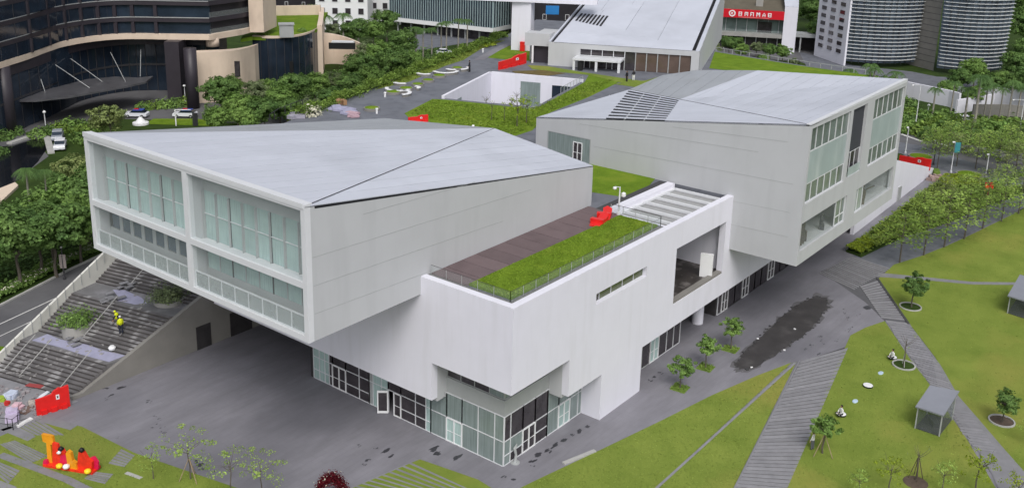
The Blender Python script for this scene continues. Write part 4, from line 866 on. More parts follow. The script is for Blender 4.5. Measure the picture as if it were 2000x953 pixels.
# shop front with blue awning far behind
block('shop_block', 'dark shop block with a blue panel behind the white pylon', (1085, 52), 6, 26, 10, 28, M_hoteldark, 4, 4)
q = at(1079, 18, 22); tag(MB().obox((q.x, q.y), AZ, .2, 2.6, 20.9, 22.6).build('blue_panel', mat('blue_board', lin(44, 128, 196), .5, var=.05)), 'bright blue board on the dark block behind the pylon', 'sign')
# --- building with the red fascia sign
RB = at(1538, 106, 0); ru = -fd; rbk = Vector((fd.y, -fd.x, 0)); rbk = rbk if rbk.dot(fwd) > 0 else -rbk
rs = root('red_sign_building', (RB.x, RB.y, 0), 'concrete-framed building with a red fascia sign and open terraces', 'building')
def rbox(u0, u1, d0, d1, z0, z1, up=None):
    P2 = [RB + ru * u0 + rbk * d0, RB + ru * u1 + rbk * d0, RB + ru * u1 + rbk * d1, RB + ru * u0 + rbk * d1]; return MB().prism([(p.x, p.y) for p in P2], z0, z1)
rbox(-1.8, 1.9, 0, 18, 0, 13.4).build('end_wall', M_stucco, rs); rbox(1.9, 30, .2, 14, 9.4, 11.9).build('fascia', M_concd, rs)
rbox(1.9, 30, 4, 14, 5.2, 9.4).build('upper_glass', mat('pale_green_glass', lin(120, 136, 134), .15, var=.3, scale=.3), rs); rbox(1.9, 30, .4, 14, 4.2, 5.2).build('terrace_slab', M_conc, rs); rbox(1.9, 30, 3, 14, 0, 4.2).build('lower_glass', M_glassd, rs)
for k in range(9): rbox(3 + k * 3, 3.25 + k * 3, 2.4, 2.8, 0, 4.2).build('column', M_frameg, rs); rbox(3 + k * 3, 3.15 + k * 3, 3.8, 4.0, 5.2, 9.4).build('mullion', M_frame, rs)
rbox(2, 30, .5, .56, 5.2, 6.2).build('terrace_glass', M_clear, rs); rbox(5, 9, 3.6, 3.95, 5.2, 8.3).build('window', M_glassd, rs); rbox(21, 26, 3.6, 3.95, 5.2, 8.3).build('window', M_glassd, rs)
# sloping roof with brown covering, roof box
rf = MB()
def rp(u, d_, z): p = RB + ru * u + rbk * d_; return (p.x, p.y, z)
rf.plate([rp(1.9, .2, 11.95), rp(30, .2, 11.95), rp(30, 18, 17), rp(1.9, 18, 17)], .3); rf.build('roof', mat('brown_roof_felt', lin(92, 86, 74), .9, var=.15, scale=.5), rs)
MB().plate([rp(-1.8, .0, 13.45), rp(1.9, .0, 13.45), rp(3.6, 18, 21), rp(-1.8, 18, 21)], .4).build('wing_roof', M_roof, rs)
rbox(8, 10, 3, 4, 12.6, 14.6).build('roof_unit', M_conc, rs); rbox(14, 20, 8, 9, 14.2, 16.4).build('roof_window', M_white, rs)
sg = root('fascia_sign', rp(14, -.05, 9.5), 'long red fascia sign with white emblem and six white characters', 'sign')
rbox(1.9, 30, -.06, .18, 9.55, 11.95).build('panel', M_redsign, sg)
def sglyph(u, z, strokes, name='character', m=M_white):
    mb = MB()
    for (a, b, c_, e) in strokes:
        q_ = rbox(u - a, u - c_, -.14, -.07, z + b, z + e) if True else None; mb.add(q_.v, q_.f)
    mb.build(name, m, sg)
bx = lambda: [(0, 0, .22, 1.15), (.75, 0, .97, 1.15), (.22, .95, .75, 1.15)]
u0 = 17.6
sglyph(u0 - 3.0, 10.15, bx() + [(.22, .45, .75, .62), (.22, 0, .75, .16)])
sglyph(u0 - 4.7, 10.15, bx() + [(.42, .3, .58, .95)])
sglyph(u0 - 6.3, 10.15, bx() + [(.22, .5, .5, .64)])
sglyph(u0 - 8.0, 10.15, [(0, 0, .22, 1.15), (.8, 0, 1.02, 1.15), (.22, .7, .42, 1.15), (.42, .4, .6, .9), (.6, .7, .8, 1.15)])
sglyph(u0 - 9.7, 10.15, [(0, 0, .2, .7), (.62, 0, .82, .7), (.12, .7, .3, .95), (.5, .7, .7, .95), (.28, .95, .54, 1.15), (.2, .3, .62, .44)])
sglyph(u0 - 11.2, 10.15, bx() + [(.22, .48, .75, .62), (.22, 0, .75, .18)])
ring = MB(); N = 20
for k in range(N):
    a0, a1 = 2 * math.pi * k / N, 2 * math.pi * (k + 1) / N; pts = []
    for dd in (-.14, -.07):
        for a, r_ in ((a0, .62), (a1, .62), (a1, .95), (a0, .95)): pts.append(rp(u0 - 1.2 + r_ * math.cos(a), dd, 10.75 + r_ * math.sin(a)))
    ring.add(pts, [(0, 1, 2, 3), (4, 7, 6, 5), (0, 4, 5, 1), (2, 6, 7, 3)])
ring.build('emblem_ring', M_white, sg); sglyph(u0 - .95, 10.45, [(0, 0, .5, .18), (0, .18, .16, .6), (.2, .3, .5, .6)], 'emblem_core')
sglyph(u0 - 3.0, 9.75, [(0, 0, 8.6, .1)], 'small_lettering', mat('pale_pink', lin(226, 150, 150), .5))
# --- low covered link right of it
lk = root('covered_link', rp(-12, 2, 0), 'low flat-roofed link between the sign building and towers', 'building')
rbox(-24, -1.9, 4, 9, 4.4, 5.4).build('roof', M_frameg, lk); rbox(-24, -1.9, 8.6, 9, 0, 4.4).build('rear_wall', M_inner, lk)
for k in range(5): rbox(-22 + k * 4.6, -21.6 + k * 4.6, 4.4, 4.8, 0, 4.4).build('column', M_frameg, lk)
# --- twin towers with white horizontal blades
def tower(name, label, px, bulge, side):
    P_ = [at(a, b, 0) for a, b in px]; a, b = P_[0], P_[-1]; n = 12; t = (b - a).normalized(); nn = Vector((-t.y, t.x, 0)); nn = nn if nn.dot(fwd) > 0 else -nn
    r = root(name, tuple(a), label, 'building')
    def cv(z):
        fl_ = z * .03; aa, bb = a - t * fl_, b + t * fl_ * 1.2; res = []
        for k in range(n + 1):
            s = k / n; p = aa.lerp(bb, s) - nn * bulge * (4 * s * (1 - s)); res.append((p.x, p.y))
        return res
    for k in range(40):
        z = 1.2 + k * .97
        if k % 2 == 0: ribbon(cv(z), 1.0, 1.4, z, z + 1.94, nn).build('glass_band', M_tglass, r)
        ribbon(cv(z), .1, 1.3, z + .8, z + .93, nn).build('blade', mat('blade_metal', lin(192, 196, 198), .5, var=.03), r)
    for i in range(1, n):
        p0, p1 = Vector(cv(0)[i]), Vector(cv(40)[i]); q = nn.xy * .6
        MB().bar((p0.x + q.x, p0.y + q.y, 1), (p1.x + q.x, p1.y + q.y, 40), .07, .3).build('mullion', M_framed, r)
    return r, a, b, nn, t
M_tglass = mat('tower_glass', lin(56, 66, 82), .15, var=.5, scale=.35, col2=lin(120, 134, 150), spec=.6, stretch=(1, 1, .5), detail=9)
t1, a, b, nn, t = tower('twin_tower', 'left twin tower wrapped in white horizontal blades', [(1650, 129), (1787, 131)], 3.0, -1)
w1 = MB(); p0, p1 = a - t * .4, a + nn * 16 - t * 3; w1.prism([(p.x, p.y) for p in (p0, p0 + t * .5, p1 + t * .5, p1)], 0, 40); w1.build('side_wall', M_stucco, t1)
for j in range(18):
    for s in (.2, .5, .8):
        p = p0.lerp(p1, s) - t * .05; MB().obox((p.x, p.y), math.atan2((p1 - p0).y, (p1 - p0).x), 2.2, .3, 3 + j * 2.1, 4 + j * 2.1).build('window', M_glassd, t1)
t2, a2, b2, nn2, tt2 = tower('twin_tower', 'right twin tower wrapped in white horizontal blades', [(1832, 143), (1958, 146)], 3.5, 1)
cr0, cr1 = b + nn * 3, a2 + nn2 * 3
cr_ = root('tower_core', (cr0.x, cr0.y, 0), 'grey service core joining the two bladed towers', 'building')
MB().prism([(p.x, p.y) for p in (cr0, cr1, cr1 + nn * 8, cr0 + nn * 8)], 0, 26).build('wall', M_concd, cr_); MB().prism([(p.x, p.y) for p in (cr0 - nn * .3, cr1 - nn * .3, cr1 + nn * 8, cr0 + nn * 8)], 26, 28.2).build('bridge_band', M_conc, cr_)
MB().prism([(p.x, p.y) for p in (cr0 + nn, cr1 + nn, cr1 + nn * 8, cr0 + nn * 8)], 28.2, 46).build('upper_glass', M_tglass, cr_)
for k in range(15): z = 2 + k * 1.6; MB().prism([(p.x, p.y) for p in (cr0 - nn * .06, cr1 - nn * .06, cr1 + nn * .1, cr0 + nn * .1)], z, z + .1).build('joint', M_framed, cr_)
for s in (.25, .5, .75): p = cr0.lerp(cr1, s) - nn * .34; MB().obox((p.x, p.y), math.atan2((cr1 - cr0).y, (cr1 - cr0).x), 1.0, .2, 26.6, 27.5).build('port', M_black, cr_)
block('pale_tower', 'pale slab tower at the top edge left of the twin towers', (1618, 70), 0, 5, 8, 45, mat('pale_blue_wall', lin(190, 198, 206), .6), 1, 6)
# --- low white garden walls in front of the towers
def gwall(label, pts, h, m=None, th=.5):
    r = root('garden_wall', tuple(at(*pts[0])), label, 'wall')
    for a, b in zip(pts, pts[1:]):
        A, B = at(*a), at(*b); d = (B - A).normalized(); e = Vector((-d.y, d.x, 0)) * th; MB().prism([(p.x, p.y) for p in (A, B, B + e, A + e)], -.1, h).build('wall_panel', m or M_stucco, r)
gwall('long white garden wall below the tower core', [(1768, 190), (1850, 208), (1870, 214)], 3.6)
gwall('white garden wall with dark stair gap under the right tower', [(1868, 222), (1905, 216), (1940, 210)], 3.0)
gwall('white retaining wall at the right edge below the tower', [(1925, 205), (1965, 208), (2010, 212)], 4.0)
gwall('grey low wall behind the parked white car', [(1900, 226), (1960, 226), (2010, 230)], 2.4, M_concd)
gwall('curved white forecourt wall below the right tower', [(1850, 176), (1900, 184), (1960, 172), (2010, 170)], 1.2)
# ---------------------------------------------------------------- vegetation
RG = np.random.default_rng(11)
def leafmesh(name, C, N, size, material, flat=.5, aspect=.62):
    """one mesh of leaf-sized quads: centres C, rough outward directions N, edge sizes"""
    n = len(C); N = N + RG.normal(0, .55, (n, 3)); N[:, 2] += flat; N /= np.linalg.norm(N, axis=1)[:, None] + 1e-9
    T = RG.normal(0, 1, (n, 3)); T -= (T * N).sum(1)[:, None] * N; T /= np.linalg.norm(T, axis=1)[:, None] + 1e-9
    Bn = np.cross(N, T); s = (size * RG.uniform(.6, 1.35, n))[:, None]
    V = np.stack([C - T * s * .5, C + Bn * s * .5 * aspect + N * s * .08, C + T * s * .5, C - Bn * s * .5 * aspect + N * s * .08], 1).reshape(-1, 3)
    me = bpy.data.meshes.new(name); me.vertices.add(n * 4); me.vertices.foreach_set('co', V.ravel())
    me.loops.add(n * 4); me.loops.foreach_set('vertex_index', np.arange(n * 4, dtype=np.int32))
    me.polygons.add(n); me.polygons.foreach_set('loop_start', np.arange(0, n * 4, 4, dtype=np.int32)); me.polygons.foreach_set('loop_total', np.full(n, 4, dtype=np.int32))
    me.materials.append(material); me.update(); me.validate(); return me
def sph(n):
    v = RG.normal(0, 1, (n, 3)); return v / np.linalg.norm(v, axis=1)[:, None]
def round_tree(h, r, clumps, leaves, size, material, fill=.55, squash=.75, trunk_r=.18, z0=.3):
    """crown of leaf clumps inside an uneven hull; trunk with limbs reaching into it"""
    cz = h - r * squash; cc = []
    lobes = [(sph(1)[0] * np.array([1, 1, .6]) * r * .38, r * RG.uniform(.55, .8)) for _ in range(6)] + [(np.zeros(3), r * .72)]
    for k in range(clumps):
        o, lr = lobes[RG.integers(len(lobes))]; d = sph(1)[0]; rad = lr * (RG.uniform(fill, 1) ** .5)
        p = o + d * rad; p[2] *= squash
        if p[2] < -r * squash * .75: p[2] *= .4
        cc.append(p)
    cc = np.array(cc); per = np.maximum(4, RG.poisson(leaves, len(cc))); C = []; N = []
    for p, k in zip(cc, per):
        cr = r * RG.uniform(.13, .26); d = sph(k); q = p + d * cr * (RG.uniform(.2, 1, (k, 1)) ** .5) * np.array([1, 1, .6]); C.append(q); N.append(d * .6 + p / (np.linalg.norm(p) + .1))
    C = np.concatenate(C) + np.array([0, 0, cz]); N = np.concatenate(N)
    crown = leafmesh('crown', C, N, size, material)
    t = MB(); top = cz + r * .1
    t.tube([(0, 0, -.1), (.03 * r, 0, h * z0 * .5), (-.02 * r, .03 * r, h * z0), (.02 * r, 0, top)], [trunk_r * 1.3, trunk_r, trunk_r * .85, trunk_r * .3], 7)
    for k in range(6):
        a = 2 * math.pi * k / 6 + RG.uniform(-.4, .4); e = r * RG.uniform(.45, .75); zz = h * z0 + (cz - h * z0) * RG.uniform(.0, .6)
        t.tube([(0, 0, zz), (e * .5 * math.cos(a), e * .5 * math.sin(a), zz + (cz - zz) * .6 + .1), (e * math.cos(a), e * math.sin(a), cz + r * squash * RG.uniform(-.1, .5))], [trunk_r * .55, trunk_r * .35, trunk_r * .12], 5)
    return crown, t.mesh('trunk', M_trunk)
def tier_tree(h, r, material, tiers=5, leaves=270, size=.36, trunk_r=.1):
    """layered street tree: flat plates of foliage on level branches"""
    C = []; N = []; t = MB(); t.tube([(0, 0, -.1), (.05, .02, h * .5), (0, .05, h)], [trunk_r * 1.2, trunk_r * .8, trunk_r * .25], 6)
    for k in range(tiers):
        z = h * (.5 + .5 * k / (tiers - 1)); rr = r * (1 - .55 * (k / (tiers - 1)) ** 1.5)
        nb = 6
        for b in range(nb):
            a = 2 * math.pi * (b + RG.uniform(-.25, .25)) / nb + k * .7; L = rr * RG.uniform(.65, 1.05)
            t.tube([(0, 0, z - .5), (L * .5 * math.cos(a), L * .5 * math.sin(a), z - .1), (L * math.cos(a), L * math.sin(a), z)], [trunk_r * .3, trunk_r * .18, trunk_r * .07], 4)
            m = int(leaves / nb * (rr / r)); s = RG.uniform(.15, 1.08, m) ** .7 * L; w = RG.normal(0, .16, m) * (s + .4); zz = z + RG.normal(0, .13, m) - .1 * (s / r) ** 2
            C.append(np.stack([s * math.cos(a) - w * math.sin(a), s * math.sin(a) + w * math.cos(a), zz], 1)); N.append(np.tile([0, 0, 1.0], (m, 1)))
    return leafmesh('crown', np.concatenate(C), np.concatenate(N), size, material, .8), t.mesh('trunk', M_trunk)
def palm(h, r, material, fronds=16, trunk_r=.2):
    C = []; N = []; t = MB(); t.tube([(0, 0, -.1), (.1, 0, h * .35), (.05, .05, h * .75), (0, 0, h)], [trunk_r * 1.2, trunk_r * 1.05, trunk_r * .85, trunk_r * .7], 8)
    V = []; F = []; mb = MB()
    for k in range(fronds):
        a = 2 * math.pi * k / fronds + RG.uniform(-.2, .2); up = RG.uniform(.1, 1.0); L = r * RG.uniform(.8, 1.1); pts = []
        for s in np.linspace(0, 1, 9):
            x = L * s * (.95 - .12 * up); z = h + L * (up * .75 * s - (.55 + .5 * up) * s * s)
            pts.append(Vector((x * math.cos(a), x * math.sin(a), z)))
        side = Vector((-math.sin(a), math.cos(a), 0))
        for i in range(8):
            for sg_ in (-1, 1):
                for f_ in (0, .5):
                    p = pts[i].lerp(pts[i + 1], f_); q = pts[i].lerp(pts[i + 1], min(1, f_ + .34)); wl_ = L * .27 * math.sin(math.pi * min(1, (i + f_ + 1.2) / 9.6)) + .04
                    tip = (p + q) / 2 + side * sg_ * wl_ + (pts[i + 1] - pts[i]) * .8 - Vector((0, 0, wl_ * .55)); mb.add([p, q, tip], [(0, 1, 2)])
        mb.tube(pts[::2], .03, 3, False)
    return mb.mesh('crown', material), t.mesh('trunk', M_trunkp)
def bush(r, hgt, n, size, material):
    d = sph(n); d[:, 2] = abs(d[:, 2]); lump = 1 + .25 * np.sin(d[:, 0] * 5 + 1) * np.cos(d[:, 1] * 6); C = d * np.array([r, r, hgt]) * (RG.uniform(.55, 1, (n, 1)) ** .6) * lump[:, None]
    t = MB()
    for k in range(5): a = k * 1.26; t.tube([(0, 0, -.05), (r * .5 * math.cos(a), r * .5 * math.sin(a), hgt * .6)], [.05, .02], 4)
    return leafmesh('foliage', C, d, size, material), t.mesh('stem', M_trunk)
T = {}
T['deep'] = [round_tree(10, 4.6, 110, 62, .46, L_deep) for _ in range(3)]
T['mid'] = [round_tree(9, 4.2, 105, 60, .44, L_mid) for _ in range(3)]
T['olive'] = [round_tree(9, 4.0, 90, 56, .46, L_olive) for _ in range(2)]
T['dull'] = [round_tree(8, 3.6, 90, 50, .42, L_dull) for _ in range(2)]
T['plaza'] = [round_tree(3.7, 1.45, 46, 46, .2, L_mid, .45, .8, .06, .35) for _ in range(3)]
T['lawn'] = [round_tree(3.6, 1.5, 60, 52, .17, L_deep, .4, .85, .06, .4) for _ in range(2)]
T['tier'] = [tier_tree(6.5, 4.2, L_hedge), tier_tree(7.2, 4.4, L_hedge), tier_tree(6.8, 4.0, L_fresh)]
T['tierlight'] = [tier_tree(6.0, 4.0, L_fresh), tier_tree(6.6, 4.4, L_olive)]
T['sparse'] = [round_tree(4.0, 1.7, 22, 20, .17, L_lime, .5, .9, .05, .4), round_tree(3.8, 1.6, 26, 16, .16, L_fresh, .5, .9, .05, .4)]
T['thin'] = [round_tree(4.4, 2.2, 24, 26, .15, L_fresh, .75, .7, .045, .45), round_tree(4.2, 2.0, 20, 22, .15, L_fresh, .75, .7, .045, .45)]
T['bare'] = [round_tree(3.6, 1.2, 4, 4, .14, L_olive, .7, 1.0, .045, .5)]
T['palm'] = [palm(6.5, 2.9, L_palm), palm(7.5, 3.1, L_palm)]
T['royal'] = [palm(10, 2.8, L_palm, 14, .22), palm(9, 2.6, L_palm, 14, .22)]
T['bush'] = [bush(1.5, 1.4, 420, .34, L_mid), bush(1.4, 1.2, 420, .34, L_deep), bush(1.5, 1.3, 420, .32, L_hedge)]
T['blossom'] = [bush(1.2, 1.0, 300, .3, L_white)]
def plant(kind, loc, label, name='tree', cat='tree', scale=1.0, i=None, group=None, sz=1.0):
    crown, trunk = T[kind][(i if i is not None else rnd.randrange(99)) % len(T[kind])]
    r = root(name, loc, label, cat, group); r.rotation_euler.z = rnd.uniform(0, 6.28); r.scale = (scale, scale, scale * sz)
    for me in (crown, trunk):
        o = bpy.data.objects.new(me.name.split('.')[0], me); COL.objects.link(o); o.parent = r
    return r
def crownpos(px, py, zc): p = at(px, py, zc); return (p.x, p.y, 0)

# clump on the left, between the road and the hotel pool (surveyed at crown height)
left = [('deep', 28, 450, 1.05), ('mid', 95, 400, 1.15), ('deep', 100, 440, 1.0), ('mid', 150, 425, .9), ('deep', 165, 385, 1.05), ('olive', 150, 330, .85), ('deep', 200, 345, .85), ('mid', 205, 300, .7), ('deep', -40, 455, 1.1), ('deep', 190, 415, .75), ('deep', 70, 430, 1.0), ('mid', 225, 400, .75)]
for k, (kd, px, py, s) in enumerate(sorted(left, key=lambda q: q[1])):
    p = crownpos(px, py, 6.5 * s); plant(kd, p, word(k) + ' leafy tree from the left in the clump beside the road', scale=s, i=k, group='trees between the road and the hotel pool')
plant('palm', crownpos(52, 350, 4.2), 'short fan palm among shrubs at the pool edge', 'palm_tree', 'palm', .75)
plant('palm', crownpos(88, 345, 3.6), 'low bushy palm beside the pool kerb', 'palm_tree', 'palm', .6)
plant('olive', crownpos(215, 238, 4.5), 'spreading olive-green tree in front of the hotel columns', scale=.85, i=0)
for k, (px, py, s) in enumerate([(2, 272, 1.1), (0, 300, .7), (30, 262, .9)]):
    plant('bush', tuple(at(px, py)), word(k) + ' dark shrub from the left behind the pool', 'shrub', 'shrub', s * 1.4, i=1, group='shrubs behind the hotel pool')
for k, (px, py, s) in enumerate([(75, 268, 1.0), (95, 262, 1.1), (115, 258, 1.2), (135, 252, 1.2), (152, 248, 1.1), (170, 262, 1.3), (185, 280, 1.4), (160, 275, 1.2), (300, 212, 1.0), (322, 210, 1.1), (344, 208, 1.2), (364, 206, 1.2), (280, 214, .9)]):
    plant('bush', tuple(at(px, py)), word(k) + ' clipped shrub from the left along the hotel drive', 'shrub', 'shrub', s * 1.25, i=k, group='shrubs along the hotel drive')
# trees between the hotel annex and the roof garden
mid = [('deep', 430, 178, .95), ('mid', 462, 200, .85), ('dull', 500, 165, .85), ('deep', 515, 215, .8), ('mid', 545, 190, .85), ('deep', 572, 170, .9), ('dull', 600, 198, .7), ('mid', 615, 160, .8), ('deep', 640, 190, .7), ('mid', 480, 225, .7), ('mid', 425, 225, .7), ('dull', 655, 150, .75), ('deep', 680, 165, .8), ('deep', 700, 130, .95), ('mid', 725, 145, .8), ('mid', 740, 100, 1.0), ('deep', 765, 120, .95), ('dull', 715, 90, 1.0), ('deep', 780, 78, 1.0), ('mid', 800, 112, .8), ('deep', 690, 60, .9), ('mid', 728, 55, .9), ('deep', 755, 40, 1.0), ('dull', 650, 52, .8), ('mid', 530, 170, .7), ('mid', 590, 222, .6), ('deep', 560, 212, .65), ('mid', 450, 165, .7)]
for k, (kd, px, py, s) in enumerate(sorted(mid, key=lambda q: q[1])):
    p = crownpos(px, py, 6.3 * s); plant(kd, p, word(k) + ' tree from the left in the belt before the hotel annex', scale=s, i=k, group='tree belt before the hotel annex')
for k, (px, py, s) in enumerate([(670, 25, .9), (632, 35, .8), (700, 35, .8)]): plant('palm', crownpos(px, py, 8), word(k) + ' palm from the left before the white apartment block', 'palm_tree', 'palm', 1.15, k, group='palms by the apartment block')
for k, (px, py) in enumerate([(826, 122), (843, 112), (872, 104), (862, 100), (895, 98), (912, 92), (813, 118)]):
    plant('royal', tuple(at(px, py)), word(k) + ' tall slim palm in front of the finned glass building', 'palm_tree', 'palm', .85, k, group='palms before the finned building')
for k, (px, py, s) in enumerate([(960, 70, 1.0), (975, 50, .8), (985, 62, .8), (1052, 48, .7), (950, 86, .7)]): plant('deep', crownpos(px, py, 10), word(k) + ' dark tree beside the white pylon', scale=s, i=k, group='trees beside the pylon')
for k, (px, py, s) in enumerate([(510, 27, .9), (535, 24, 1.0), (560, 27, 1.0), (590, 24, 1.3), (608, 22, 1.5), (515, 68, .8), (590, 62, .7)]):
    p = at(px, py, 11.2); plant('bush', (p.x, p.y, 11.15), word(k) + ' shrub on the hotel annex roof', 'shrub', 'shrub', s, k, group='shrubs on the hotel annex roof')
# behind the museum on the right
for k, (px, py, s) in enumerate([(1400, 92, .8), (1425, 88, .85), (1450, 96, .8), (1478, 90, .85), (1505, 98, .75), (1530, 100, .8), (1552, 112, .6), (1440, 76, .6), (1490, 108, .6)]):
    plant(['dull', 'deep', 'mid'][k % 3], crownpos(px, py, 3.4), word(k) + ' bushy tree below the red sign building', scale=s * .72, i=k, group='bushy trees below the red sign')
for k, (px, py, s) in enumerate([(1590, 25, 1.2), (1605, 55, 1.0), (1600, 5, 1.3), (2010, 60, 1.4), (2020, 110, 1.2), (2000, 20, 1.5), (1990, 120, 1.0), (2030, 160, 1.1)]):
    plant('deep', crownpos(px, py, 7), word(k) + ' dark tree standing far off beside the bladed towers', scale=s, i=k, group='far trees beside the towers')
pal = [(1692, 205, .9), (1700, 210, .95), (1742, 212, .8), (1880, 255, .95), (1900, 262, 1.15), (1855, 235, .8), (1930, 240, .8), (1950, 236, .75), (1965, 250, .95), (1985, 240, .9), (1995, 255, .9), (1920, 232, .75), (1818, 240, .8)]
for k, (px, py, s) in enumerate(sorted(pal)): plant('royal', tuple(at(px, py)), word(k) + ' palm from the left in the garden below the towers', 'palm_tree', 'palm', s, k, group='palms below the twin towers')
for k, (kd, px, py, s) in enumerate([('palm', 1660, 152, .9), ('mid', 1700, 165, .6), ('deep', 1735, 170, .6), ('mid', 1680, 172, .5), ('palm', 1745, 176, .9), ('deep', 1880, 160, .7), ('mid', 1905, 142, .9), ('deep', 1930, 175, .7), ('mid', 1955, 165, .75), ('deep', 1985, 175, .8), ('mid', 1850, 178, .6), ('mid', 1900, 190, .6)]):
    plant(kd, crownpos(px, py, 4.5 * s), word(k) + ' tree before the bladed tower fronts', 'tree', 'tree', s, k, group='trees before the tower fronts')
shr = [(1772, 232, 1.6), (1790, 246, 1.8), (1812, 240, 1.8), (1830, 255, 2.0), (1850, 262, 2.2), (1870, 250, 1.8), (1800, 262, 1.8), (1822, 272, 1.8), (1780, 258, 1.5), (1900, 268, 2.0), (1925, 262, 2.0), (1950, 255, 2.0), (1975, 262, 2.2), (1990, 275, 2.0), (1845, 240, 1.8), (1770, 212, 1.8), (1910, 248, 1.6), (1760, 240, 1.6), (1870, 275, 1.8), (1945, 278, 1.6)]
for k, (px, py, s) in enumerate(sorted(shr)): plant('bush', tuple(at(px, py)), word(k) + ' shrub from the left in the garden beyond the street', 'shrub', 'shrub', s * 1.15, k, group='shrubs in the garden beyond the street')
# street trees on the right
row = [(1757, 513, 1.0), (1804, 499, .95), (1844, 483, 1.1), (1883, 467, 1.1), (1919, 447, 1.0), (1956, 433, .95), (1989, 418, 1.0), (2030, 398, 1.0)]
for k, (px, py, s) in enumerate(row): plant('tier', tuple(at(px, py)), word(k) + ' layered tree from the plaza in the row along the big lawn', scale=s, i=k, group='row of trees along the big lawn')
st2 = [(1830, 330, .9), (1868, 325, .9), (1905, 330, .95), (1945, 340, .95), (1980, 352, 1.0), (1850, 300, .9), (1890, 300, .9), (1925, 312, .9), (1965, 318, 1.0), (2000, 335, 1.0), (1820, 300, .8), (1985, 300, .9)]
for k, (px, py, s) in enumerate(sorted(st2)): plant('tier' if k % 3 else 'tierlight', tuple(at(px, py)), word(k) + ' layered tree from the left along the street', scale=s * .95, i=k, group='layered trees along the street')
bk = [(1800, 428, .8), (1840, 408, .85), (1880, 396, .85), (1920, 385, .8), (1960, 372, .8)]
for k, (px, py, s) in enumerate(bk): plant('tierlight', tuple(at(px, py)), word(k) + ' pale layered tree from the museum along the bank', scale=s * .85, i=k, group='layered trees on the planted bank')
# small trees on the plaza, each in a square pit
for k, (px, py, l) in enumerate([(1328, 758, 'nearest the camera'), (1378, 718, 'in the middle'), (1427, 682, 'nearest the dry pond')]):
    p = at(px, py); plant('plaza', tuple(p), 'small round plaza tree ' + l + ' of the three by the museum', scale=1.0, i=k)
    tag(MB().obox((p.x, p.y), .1, 1.5, 1.5, -.05, .06).build('tree_pit', L_hedge), 'planted square pit under the plaza tree ' + l, 'planting pit')
for k in range(3):
    px, py = [(1328, 758), (1378, 718), (1427, 682)][k]; p = at(px, py); C = RG.uniform(-.75, .75, (160, 3)); C[:, 2] = RG.uniform(0, .3, 160); o = link('ground_cover', leafmesh('ground_cover', C + np.array(p), np.tile([0, 0, 1.], (160, 1)), .18, L_hedge)); tag(o, 'low green ground cover in the plaza tree pits', 'plants', kind='stuff')
# trees on the lawns with rings and stakes
def ring_bed(px, py, r_, label, soil=None):
    p = at(px, py); q = root('tree_ring', (p.x, p.y, 0), label, 'planter ring')
    mb = MB(); n = 28; v = []
    for k in range(n):
        a = 2 * math.pi * k / n
        for rr, z in ((r_, .0), (r_, .16), (r_ - .13, .16), (r_ - .13, .0)): v.append((p.x + rr * math.cos(a), p.y + rr * math.sin(a), z))
    f = []
    for k in range(n):
        for j in range(4): f.append((4 * k + j, 4 * ((k + 1) % n) + j, 4 * ((k + 1) % n) + (j + 1) % 4, 4 * k + (j + 1) % 4))
    mb.add(v, f); mb.build('kerb', M_kerb, q)
    MB().lathe((p.x, p.y, .0), [(r_ - .14, .03), (r_ - .14, .07), (.3, .1)], 24).build('bed', soil or M_soil, q)
def stakes(px, py, label, h=1.9, r_=.8, m=None, n=3):
    p = at(px, py); q = root('tree_stakes', (p.x, p.y, 0), label, 'tree stakes')
    for k in range(n): a = 2 * math.pi * k / n + .5; MB().tube([(p.x + r_ * math.cos(a), p.y + r_ * math.sin(a), -.05), (p.x + .05 * math.cos(a), p.y + .05 * math.sin(a), h)], .035, 5).build('stake', m or mat('stake_wood', lin(150, 132, 108), .9), q)
plant('lawn', tuple(at(1780, 601)), 'dark round tree on the big lawn near the ribbed paving', scale=1.25, i=0); ring_bed(1778, 600, 1.25, 'pale kerb ring round the dark tree near the ribbed paving')
plant('lawn', tuple(at(1957, 826)), 'compact dark tree at the right edge in a soil ring', scale=1.0, i=1); ring_bed(1956, 823, 1.15, 'white kerb ring with bare soil at the right edge', M_earth)
plant('bare', tuple(at(1764, 717)), 'nearly bare sapling in a ring beside the stepping path', scale=1.25); ring_bed(1765, 714, 1.15, 'pale kerb ring round the bare sapling')
stakes(1764, 715, 'thin stakes propping the bare sapling beside the stepping path', 1.4, .5, M_kerb, 2)
plant('plaza', tuple(at(1606, 885)), 'small green tree on stakes beside the wide ribbed path', scale=1.05, i=1); stakes(1606, 888, 'tripod stakes of the small tree beside the wide ribbed path', 1.9, .95)
plant('bare', tuple(at(1788, 938)), 'leafless young tree held by brown stakes at the bottom', scale=1.1); stakes(1788, 935, 'brown tripod stakes round the leafless young tree', 2.0, .6, M_earth, 4); 
p = at(1788, 942); struct('soil_patch', MB().lathe((p.x, p.y, 0), [(1.0, .03), (.9, .07), (.1, .08)], 14), M_earth)
for k, (px, py, s, l) in enumerate([(1735, 960, .95, 'left of the brown stakes'), (1838, 965, .9, 'right of the brown stakes'), (1905, 958, 1.15, 'beside the lower side path'), (1675, 975, .8, 'at the bottom edge near the ribbed path'), (1985, 985, .9, 'at the bottom right corner'), (2008, 870, .8, 'cut by the right edge')]):
    plant('sparse', tuple(at(px, py)), 'yellow-green sapling ' + l, scale=s, i=k)
